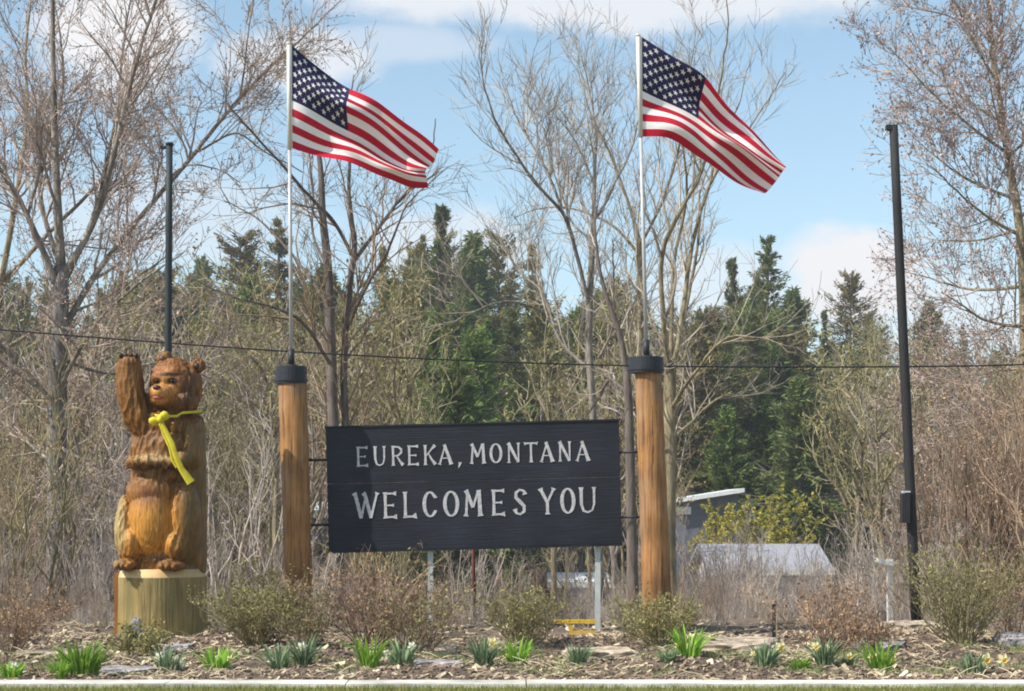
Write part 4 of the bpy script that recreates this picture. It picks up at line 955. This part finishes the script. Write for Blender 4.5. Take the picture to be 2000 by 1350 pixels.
# trunk left standing behind the animal
chain([(318, 1112, .06, 80, 30, .40), (320, 1000, .08, 76, 40, .36), (328, 900, .06, 66, 40, .33), (334, 830, .05, 58, 40, .30)])
ell_(318, 890, -.05, 62, 85, .34); ell_(322, 835, -.04, 58, 42, .30)           # chest
ell_(303, 1015, -.22, 44, 75, .24)                                             # belly
ell_(300, 960, -.2, 46, 40, .22)
ell_(345, 757, -.02, 50, 52, .30); ell_(340, 735, -.04, 42, 34, .27)            # head
ell_(330, 742, -.2, 30, 22, .14)                                               # brow
ell_(324, 771, -.31, 24, 18, .17); ell_(323, 783, -.3, 20, 13, .14)             # muzzle
ell_(363, 785, -.12, 28, 26, .2); ell_(308, 782, -.1, 18, 22, .18)              # cheeks
ell_(321, 701, -.01, 17, 15, .07, -.2); ell_(386, 714, .0, 14, 14, .07, .3)     # ears
chain([(300, 850, -.12, 30, 24, .2), (276, 815, -.16, 29, 30, .18), (261, 765, -.2, 27, 30, .16), (260, 722, -.22, 25, 24, .14)])   # raised arm
ell_(262, 712, -.24, 22, 15, .13)
for i, px in enumerate((247, 257, 267, 277)): ell_(px, 701, -.27, 5.5, 7, .05)
chain([(376, 840, -.08, 22, 26, .17), (378, 890, -.14, 20, 26, .16), (350, 905, -.3, 22, 14, .12), (300, 903, -.36, 22, 13, .11), (276, 905, -.34, 16, 13, .1)])  # folded arm
ell_(252, 1035, -.14, 22, 62, .22); ell_(266, 1062, -.24, 24, 36, .2)           # left thigh
ell_(366, 1020, -.16, 32, 85, .24); ell_(352, 1065, -.24, 26, 36, .2)           # right thigh
ell_(258, 1101, -.36, 22, 11, .16); ell_(345, 1103, -.34, 28, 11, .16)          # feet
for px in (246, 257, 268): ell_(px, 1104, -.5, 5, 6, .05)
for px in (330, 343, 356): ell_(px, 1105, -.48, 6, 6, .05)
tmp = bpy.data.meshes.new('body'); bm.to_mesh(tmp); bm.free()
to = bpy.data.objects.new('body_source', tmp); C.objects.link(to)
rm_ = to.modifiers.new('remesh', 'REMESH'); rm_.mode = 'VOXEL'; rm_.voxel_size = .0095
sm_ = to.modifiers.new('smooth', 'SMOOTH'); sm_.factor = .5; sm_.iterations = 5
dg = bpy.context.evaluated_depsgraph_get(); bme = bpy.data.meshes.new_from_object(to.evaluated_get(dg)); bme.name = 'body'
bpy.data.objects.remove(to); bpy.data.meshes.remove(tmp)
nv = len(bme.vertices); co = np.zeros(nv*3, np.float32); bme.vertices.foreach_get('co', co); co = co.reshape(-1, 3)
nr = np.zeros(nv*3, np.float32); bme.vertices.foreach_get('normal', nr); nr = nr.reshape(-1, 3)
pxa = 316+co[:, 0]/kb; pya = HY-(co[:, 2]+bz0-EYE)/kb
cd_ = co.astype(float)
gouge = np.array([mnoise.voronoi(Vector((c[0]*19+1.2*mnoise.noise(Vector(c*3)), c[1]*19, c[2]*6.5)))[0][0] for c in cd_])
grain = np.array([mnoise.noise(Vector((c[0]*70, c[1]*70, c[2]*5))) for c in cd_])
def blob(cx_, cy_, rx, ry, ymin=0): return np.clip(1.25-np.sqrt(((pxa-cx_)/rx)**2+((pya-cy_)/ry)**2), 0, 1)*(co[:, 1] < ymin)
smooth_zone = np.clip(blob(303, 1015, 45, 75, -.1)*2+blob(330, 760, 42, 46, -.12)*2+blob(258, 745, 40, 60, .3)*.6, 0, 1)
co = co+nr*(((np.clip(gouge, 0, .9)**2-.25)*.04)*(1-.85*smooth_zone)*np.where((pxa > 362) & (pya > 845), .2, 1)+grain*.0025)[:, None]
bme.vertices.foreach_set('co', co.ravel().astype(np.float32)); bme.update()
ridge = np.clip((gouge-.45)*2.2, 0, 1)*(1-smooth_zone)
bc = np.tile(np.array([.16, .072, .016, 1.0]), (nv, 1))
def mixc(w, c): 
    w = np.clip(w, 0, 1)[:, None]; bc[:, :3] = bc[:, :3]*(1-w)+np.array(c)*w
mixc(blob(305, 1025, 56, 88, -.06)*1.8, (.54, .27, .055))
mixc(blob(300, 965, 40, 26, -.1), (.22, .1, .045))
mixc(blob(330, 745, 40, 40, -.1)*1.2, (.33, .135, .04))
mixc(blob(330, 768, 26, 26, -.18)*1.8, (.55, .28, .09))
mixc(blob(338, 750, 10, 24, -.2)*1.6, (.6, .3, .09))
mixc(blob(320, 895, 60, 13, -.2)*1.2, (.4, .28, .13))
mixc(blob(238, 1030, 22, 75, .3)*1.2, (.4, .33, .16))
mixc(blob(262, 740, 34, 70, .3)*.7, (.25, .13, .045))
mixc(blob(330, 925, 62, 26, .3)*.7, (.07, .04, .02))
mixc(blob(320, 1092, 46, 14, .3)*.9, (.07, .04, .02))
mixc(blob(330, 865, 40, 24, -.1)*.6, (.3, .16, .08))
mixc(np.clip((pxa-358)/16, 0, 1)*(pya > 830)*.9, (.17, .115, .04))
mixc(blob(316, 748, 9, 7, -.2)*2+blob(347, 748, 11, 7, -.2)*2+blob(342, 735, 26, 4, -.15)*1.5, (.05, .022, .01))  # deep shade of eye sockets and brow painted into the tint
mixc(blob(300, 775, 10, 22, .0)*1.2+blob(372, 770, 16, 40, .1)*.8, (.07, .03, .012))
mixc(ridge*.4, (.43, .21, .045))  # gouge ridges tinted orange as if lit
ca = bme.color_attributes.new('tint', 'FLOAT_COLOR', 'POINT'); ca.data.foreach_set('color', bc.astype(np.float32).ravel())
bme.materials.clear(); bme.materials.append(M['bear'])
bme.polygons.foreach_set('use_smooth', np.ones(len(bme.polygons), bool))
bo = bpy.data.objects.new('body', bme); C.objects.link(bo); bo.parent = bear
def sub(name, px, py, d, rx, ry, rd, m, par=bo):
    b2 = bmesh.new(); bmesh.ops.create_icosphere(b2, subdivisions=2, radius=1, matrix=Matrix.Translation(BP(px, py, d)) @ Matrix.Diagonal((rx*kb, rd, ry*kb, 1)))
    me = bpy.data.meshes.new(name); b2.to_mesh(me); b2.free(); me.materials.append(m); me.polygons.foreach_set('use_smooth', np.ones(len(me.polygons), bool))
    o = bpy.data.objects.new(name, me); C.objects.link(o); o.parent = par; return o
sub('eye', 316, 748, -.318, 3.6, 3, .025, M['eye']); sub('eye', 346, 748, -.318, 3.6, 3, .025, M['eye'])
sub('nose', 321, 762, -.455, 8, 5, .035, M['nose']); sub('mouth', 323, 781, -.435, 11, 4.5, .03, M['mouth'])
for px in (247, 257, 267, 277): sub('claw', px, 699, -.315, 4, 5, .02, M['eye'])
sub('inner_ear', 321, 703, -.068, 9, 8, .025, M['nose']); sub('inner_ear', 386, 716, -.058, 7, 7, .025, M['nose'])
# the log
lb = MB(); n = 44; R0 = 85*kb; Z = BP(0, 1111).z
ring = lambda r, z, amp: [(r*(1+amp*math.sin(3*a+1)+amp*.7*math.sin(7*a)+amp*.6*math.sin(17*a))*math.cos(a)-.0+BP(315, 0).x, r*(1+amp*math.sin(3*a+1)+amp*.7*math.sin(7*a)+amp*.6*math.sin(17*a))*math.sin(a)+.02, z) for a in np.arange(n)*2*math.pi/n]
rows = [ring(R0*1.03, -.15, .018), ring(R0*1.01, .15, .018), ring(R0, .4, .016), ring(R0*.995, Z-.12, .014), ring(R0*.99, Z-.09, .012)]
V = np.array(sum(rows, [])); idx = np.arange(len(V)).reshape(len(rows), n)
Q = np.stack([idx[:-1], np.roll(idx[:-1], -1, 1), np.roll(idx[1:], -1, 1), idx[1:]], -1).reshape(-1, 4)
log = lb.add(V, [Q]).build('log_base', M['log_side'], bear, True)
rt = MB(); rows = [ring(R0*.991, Z-.0899, .012), ring(R0*.93, Z+.0, .011), ring(R0*.6, Z+.006, .01), ring(R0*.02, Z+.006, 0)]
V = np.array(sum(rows, [])); idx = np.arange(len(V)).reshape(len(rows), n)
rt.add(V, [np.stack([idx[:-1], np.roll(idx[:-1], -1, 1), np.roll(idx[1:], -1, 1), idx[1:]], -1).reshape(-1, 4)]).build('cut_rim', M['log_top'], log, True)
sl = BP(224, 1250); MB().box(sl.x-.03, sl.x+.12, .12, .3, -.1, BP(0, 1112).z-.05).build('back_slab', M['log_back'], bear)

# ribbon
rb = empty('yellow_ribbon', (bx0, YB, bz0+BP(0, 806).z)); tag(rb, 'yellow ribbon knotted round the carved bear\'s neck with a long tail', 'ribbon')
def strip(pts, w, name, m, th=.003, twist=None):
    pts = np.array([tuple(p) for p in pts]); n = len(pts); t = norm(np.gradient(pts, axis=0)); V = []
    for i in range(n):
        s = np.cross(t[i], [0, -1., 0]); s = s/max(np.linalg.norm(s), 1e-6); ww = w[i] if hasattr(w, '__len__') else w
        o = np.array([0, -1., 0]); tw_ = 0 if twist is None else twist[i]; s = s*math.cos(tw_)+o*math.sin(tw_); o = np.cross(s, t[i])
        V += [pts[i]+s*ww, pts[i]+s*ww*.3-np.array([0, .012, 0]), pts[i]-s*ww*.4+np.array([0, .008, 0]), pts[i]-s*ww]
        V += [v+o*th for v in V[-4:]]
    V = np.array(V); Q = []
    for i in range(n-1):
        a, b = i*8, (i+1)*8
        for j in range(3): Q += [(a+j, a+j+1, b+j+1, b+j), (a+4+j, b+4+j, b+5+j, a+5+j)]
        Q += [(a, b, b+4, a+4), (a+3, a+7, b+7, b+3)]
    o = MB().add(V, [Q]).build(name, m, None, True); o.data.transform(Matrix.Translation((0, 0, -BP(0, 806).z))); o.parent = rb; return o
nb = []
for a in np.linspace(0, 2*math.pi, 40):
    c_ = BP(341, 806); nb.append((c_.x+.005+.315*math.cos(a), -.02+.345*math.sin(a), c_.z+.012*math.cos(2*a)-.05*max(0, -math.sin(a))*(1 if math.cos(a) < .3 else .3)))
NB = np.array(nb); V = np.concatenate([NB+[0, 0, .015], NB-[0, 0, .015], NB*[1.012, 1.012, 1]+[0, 0, .013], NB*[1.012, 1.012, 1]-[0, 0, .013]]); m_ = 40
Q = []
for i in range(m_-1): Q += [(i, i+1, m_+i+1, m_+i), (2*m_+i, 3*m_+i, 3*m_+i+1, 2*m_+i+1), (i, 2*m_+i, 2*m_+i+1, i+1), (m_+i, m_+i+1, 3*m_+i+1, 3*m_+i)]
o = MB().add(V, [Q]).build('neck_band', M['ribbon'], None, True); o.data.transform(Matrix.Translation((0, 0, -BP(0, 806).z))); o.parent = rb
def lump(px, py, d, rx, ry, rd, name):
    o = sub(name, px, py, d, rx, ry, rd, M['ribbon'], rb); o.data.transform(Matrix.Translation((0, 0, -BP(0, 806).z)))
    for v in o.data.vertices: v.co *= 1; v.co += Vector((mnoise.noise(v.co*30), mnoise.noise(v.co*31+Vector((5, 0, 0))), mnoise.noise(v.co*29+Vector((0, 7, 0)))))*.022
lump(327, 822, -.44, 8, 9, .05, 'knot'); lump(314, 826, -.42, 10, 9, .045, 'bow_loop'); lump(335, 816, -.42, 8, 8, .045, 'bow_loop')
strip([BP(329, 826, -.45), BP(338, 845, -.46), BP(350, 868, -.47), BP(358, 893, -.49), BP(368, 917, -.47), BP(386, 944, -.44)], [.022, .026, .03, .028, .036, .05], 'tail', M['ribbon'], twist=[0, .3, .5, .2, -.2, 0])
strip([BP(327, 828, -.45), BP(334, 850, -.45), BP(347, 876, -.46), BP(352, 900, -.47), BP(360, 915, -.46)], [.02, .022, .024, .024, .02], 'tail', M['ribbon'], twist=[.2, .4, .2, .5, .3])

# ------------------------------------------------------------------ stones and daffodils
def stone(px, py, wpx, hpx, dep, m, label, name='flat_stone', thick=None):
    Y = 5412/(py-HY); k = Y/F; X = PX(px, Y); z = float(bed_z(X, Y)); n = 18; w = wpx*k/2; h = (thick if thick else hpx*k)
    ph = rng.uniform(0, 6.28, 4)
    n = 34; ang = np.arange(n)*2*math.pi/n
    sq = 1/np.maximum(np.abs(np.cos(ang))**6+np.abs(np.sin(ang))**6, 1e-6)**(1/6)*.9
    def rg(s, zz, j):
        out = []
        for i, a in enumerate(ang):
            q = s*sq[i]*(1+.07*math.sin(2*a+ph[0])+.07*math.sin(3*a+ph[1])); x_, y_ = w*q*math.cos(a), dep*q*math.sin(a)
            nz = mnoise.fractal(Vector((x_*7+ph[2]*9, y_*7, zz*14+j)), 1, 2, 4)
            out.append((x_*(1+.12*nz)+.012*nz, y_*(1+.14*nz), zz+.28*h*nz*(zz > 0)))
        return out
    rows = [rg(.98, -.05, 0), rg(1.02, h*.3, 1), rg(1.0, h*.62, 1.1), rg(.93, h*.66, 1.4), rg(.92, h*.95, 1.8), rg(.8, h, 2), rg(.55, h*1.04, 2.1), rg(.3, h*1.0, 2.3), rg(.04, h*1.02, 2.5)]
    V = np.array(sum(rows, [])); idx = np.arange(len(V)).reshape(len(rows), n)
    o = build(name, V, [np.stack([idx[:-1], np.roll(idx[:-1], -1, 1), np.roll(idx[1:], -1, 1), idx[1:]], -1).reshape(-1, 4), idx[-1][None]], m)
    o.location = (X, Y, z); o.rotation_euler = (0, 0, rng.normal(0, .08)); tag(o, label, 'stone'); return o
for a in ((1170, 1287, 150, 16, .45, 'stone', 'broad cream flat stone left of the right wooden post'),
          (1450, 1262, 160, 12, .35, 'stone', 'long pale flat stone in front of the short dark stake'),
          (1430, 1290, 190, 16, .35, 'stone', 'tan flat stone nearest the curb between the right post and the stake'),
          (1785, 1238, 140, 13, .5, 'stone', 'pinkish flat stone at the base of the leaning dark pole'),
          (1720, 1268, 110, 12, .3, 'stone_grey', 'grey flat stone left of the leaning dark pole, nearer the curb'),
          (1978, 1275, 70, 24, .3, 'stone_grey', 'thick grey stone at the right edge'),
          (860, 1276, 75, 12, .3, 'stone', 'small cream stone in front of the left sign leg'),
          (850, 1302, 120, 11, .25, 'stone_grey', 'grey flat stone just behind the leaves under the left sign leg'),
          (250, 1306, 120, 10, .3, 'stone_grey', 'pale grey flat stone in front of the log'),
          (350, 1276, 60, 14, .25, 'stone_grey', 'small pale stone at the right foot of the log'),
          (90, 1284, 130, 9, .35, 'stone', 'cream flat stone at the left beside the brown shrub'),
          (990, 1268, 90, 9, .3, 'stone', 'low cream stone below the middle of the sign'),
          (1620, 1252, 80, 10, .3, 'stone', 'small tan stone behind the wispy brown shrub')):
    stone(*a[:5], M[a[5]], a[6])
# upright grey stone leaning on the log
o = stone(266, 1262, 24, 45, .05, M['stone_grey'], 'small upright grey stone leaning on the front of the log', 'upright_stone')
def daffodil(px, py, hpx, wpx, leafm, flowers, label, nb=46):
    Y = 5412/(py-HY); k = Y/F; X = PX(px, Y); root = empty('daffodil_clump', (X, Y, float(bed_z(X, Y))-.005)); tag(root, label, 'plant')
    H = hpx*k*1.2; W = wpx*k/2*1.15; nb = int(nb*1.7); V = []; Q = []
    for i in range(nb):
        a = rng.uniform(0, 6.283); r = W*.55*math.sqrt(rng.uniform()); ln = rng.uniform(.1, .6) if rng.uniform() < .7 else rng.uniform(.7, 1.3); h = H*rng.uniform(.4, 1.08); b = np.array([math.cos(a)*r, math.sin(a)*r*.8, 0]); o = np.array([math.cos(a), math.sin(a)*.8, 0])
        a2 = rng.uniform(0, 6.28); sd_ = np.array([math.cos(a2), math.sin(a2), 0])*rng.uniform(.007, .012); s0 = len(V)
        for t in np.linspace(0, 1, 5):
            c = b+o*ln*h*t**2*.9+np.array([0, 0, h*(t-.3*ln*ln*t**3)]); w_ = 1-.1*t if t < .8 else .25
            V += [c-sd_*w_, c+sd_*w_]
        Q += [(s0+2*j, s0+2*j+1, s0+2*j+3, s0+2*j+2) for j in range(4)]
    kind(build('leaves', V, [np.array(Q)], leafm, root, True), 'stuff')
    for fx, fy, fs, pm in flowers:
        top = np.array([(fx-px)*k, -.04, (py-fy)*k]); f = MB().tube([np.array([top[0]*.4, 0, 0]), top*[.8, 1, .6], top+[0, .015, -.01]], .004, 5).build('flower', leafm, root, True)
        R = fs*k*1.25; pv = []; pq = []
        for i in range(6):
            a = i*math.pi/3+.2; d1 = np.array([math.cos(a), 0, math.sin(a)]); d2 = np.array([-math.sin(a), 0, math.cos(a)]); s0 = len(pv)
            pv += [top, top+d1*R*.55+d2*R*.32+[0, .004, 0], top+d1*R+[0, .012+.006*(i % 2), 0], top+d1*R*.55-d2*R*.32+[0, .004, 0]]; pq.append((s0, s0+1, s0+2, s0+3))
        build('petals', pv, [np.array(pq)], M[pm], f)
        an = np.arange(10)*2*math.pi/10
        tv = np.array([top+[math.cos(a)*R*q, -dp, math.sin(a)*R*q] for q, dp in ((.2, 0.002), (.24, R*.5), (.33, R*.62)) for a in an]); ix = np.arange(30).reshape(3, 10)
        build('trumpet', tv, [np.stack([ix[:-1], np.roll(ix[:-1], -1, 1), np.roll(ix[1:], -1, 1), ix[1:]], -1).reshape(-1, 4)], M['petal' if pm == 'petal_white' else 'trumpet'], f, True)
    return root
LB, LG = M['leaf_blue'], M['leaf_bright']
for a in ((160, 1318, 58, 105, LG, [], 'big bright green leaf clump in front of the log, toward the left', 110),
          (25, 1324, 30, 60, LG, [(30, 1300, 7, 'petal_white')], 'small green clump in the bottom left corner', 40),
          (118, 1326, 34, 40, LG, [], 'small bright clump just left of the big green one'),
          (330, 1306, 42, 70, LB, [(312, 1275, 8, 'petal_white'), (345, 1282, 8, 'petal_white'), (358, 1290, 7, 'petal_white')], 'pale clump with white blooms below the right side of the log'),
          (424, 1302, 42, 70, LG, [(450, 1280, 7, 'petal')], 'bright green clump right of the log'),
          (545, 1310, 45, 55, LB, [(530, 1290, 7, 'petal_white')], 'blue-green clump left of the one with a tall white bloom'),
          (592, 1305, 52, 50, LB, [(590, 1266, 9, 'petal_white')], 'blue-green clump with a tall white bloom below the left post'),
          (722, 1312, 52, 55, LG, [(724, 1302, 6, 'petal')], 'bright green clump below the left end of the sign'),
          (785, 1306, 50, 65, LB, [(755, 1278, 7, 'petal_white'), (805, 1264, 8, 'petal_white')], 'blue-green clump with white blooms near the left sign leg'),
          (945, 1308, 50, 55, LB, [(962, 1262, 11, 'petal')], 'blue-green clump with one cream bloom below the sign\'s middle'),
          (1010, 1300, 48, 55, LG, [(990, 1280, 6, 'petal')], 'fresh green clump right of the one with a cream bloom'),
          (1130, 1300, 40, 45, LB, [], 'blue-green clump below the yellow rail'),
          (1345, 1300, 52, 75, LG, [(1322, 1276, 6, 'petal')], 'bushy bright green clump right of the right wooden post'),
          (1305, 1306, 24, 40, LB, [], 'low blue-green clump close under the right wooden post'),
          (1495, 1308, 44, 60, LB, [(1524, 1270, 12, 'petal'), (1470, 1282, 6, 'petal')], 'blue-green clump with a large cream bloom below the stake'),
          (1566, 1312, 22, 40, LG, [], 'small bright green tuft between two blooming clumps'),
          (1610, 1306, 48, 48, LB, [(1592, 1268, 10, 'petal'), (1616, 1268, 6, 'petal_white')], 'upright blue-green clump with a cream bloom right of the stake'),
          (1655, 1304, 20, 24, LB, [(1657, 1284, 9, 'petal')], 'single low cream bloom left of the large green clump'),
          (1722, 1306, 54, 72, LG, [(1700, 1275, 6, 'petal'), (1745, 1280, 6, 'petal')], 'large leafy green clump below the leaning dark pole'),
          (1905, 1312, 40, 70, LB, [(1924, 1284, 13, 'petal'), (1958, 1284, 12, 'petal')], 'clump with two large cream blooms near the right edge')):
    daffodil(*a[:7], *(a[7:] or ()))
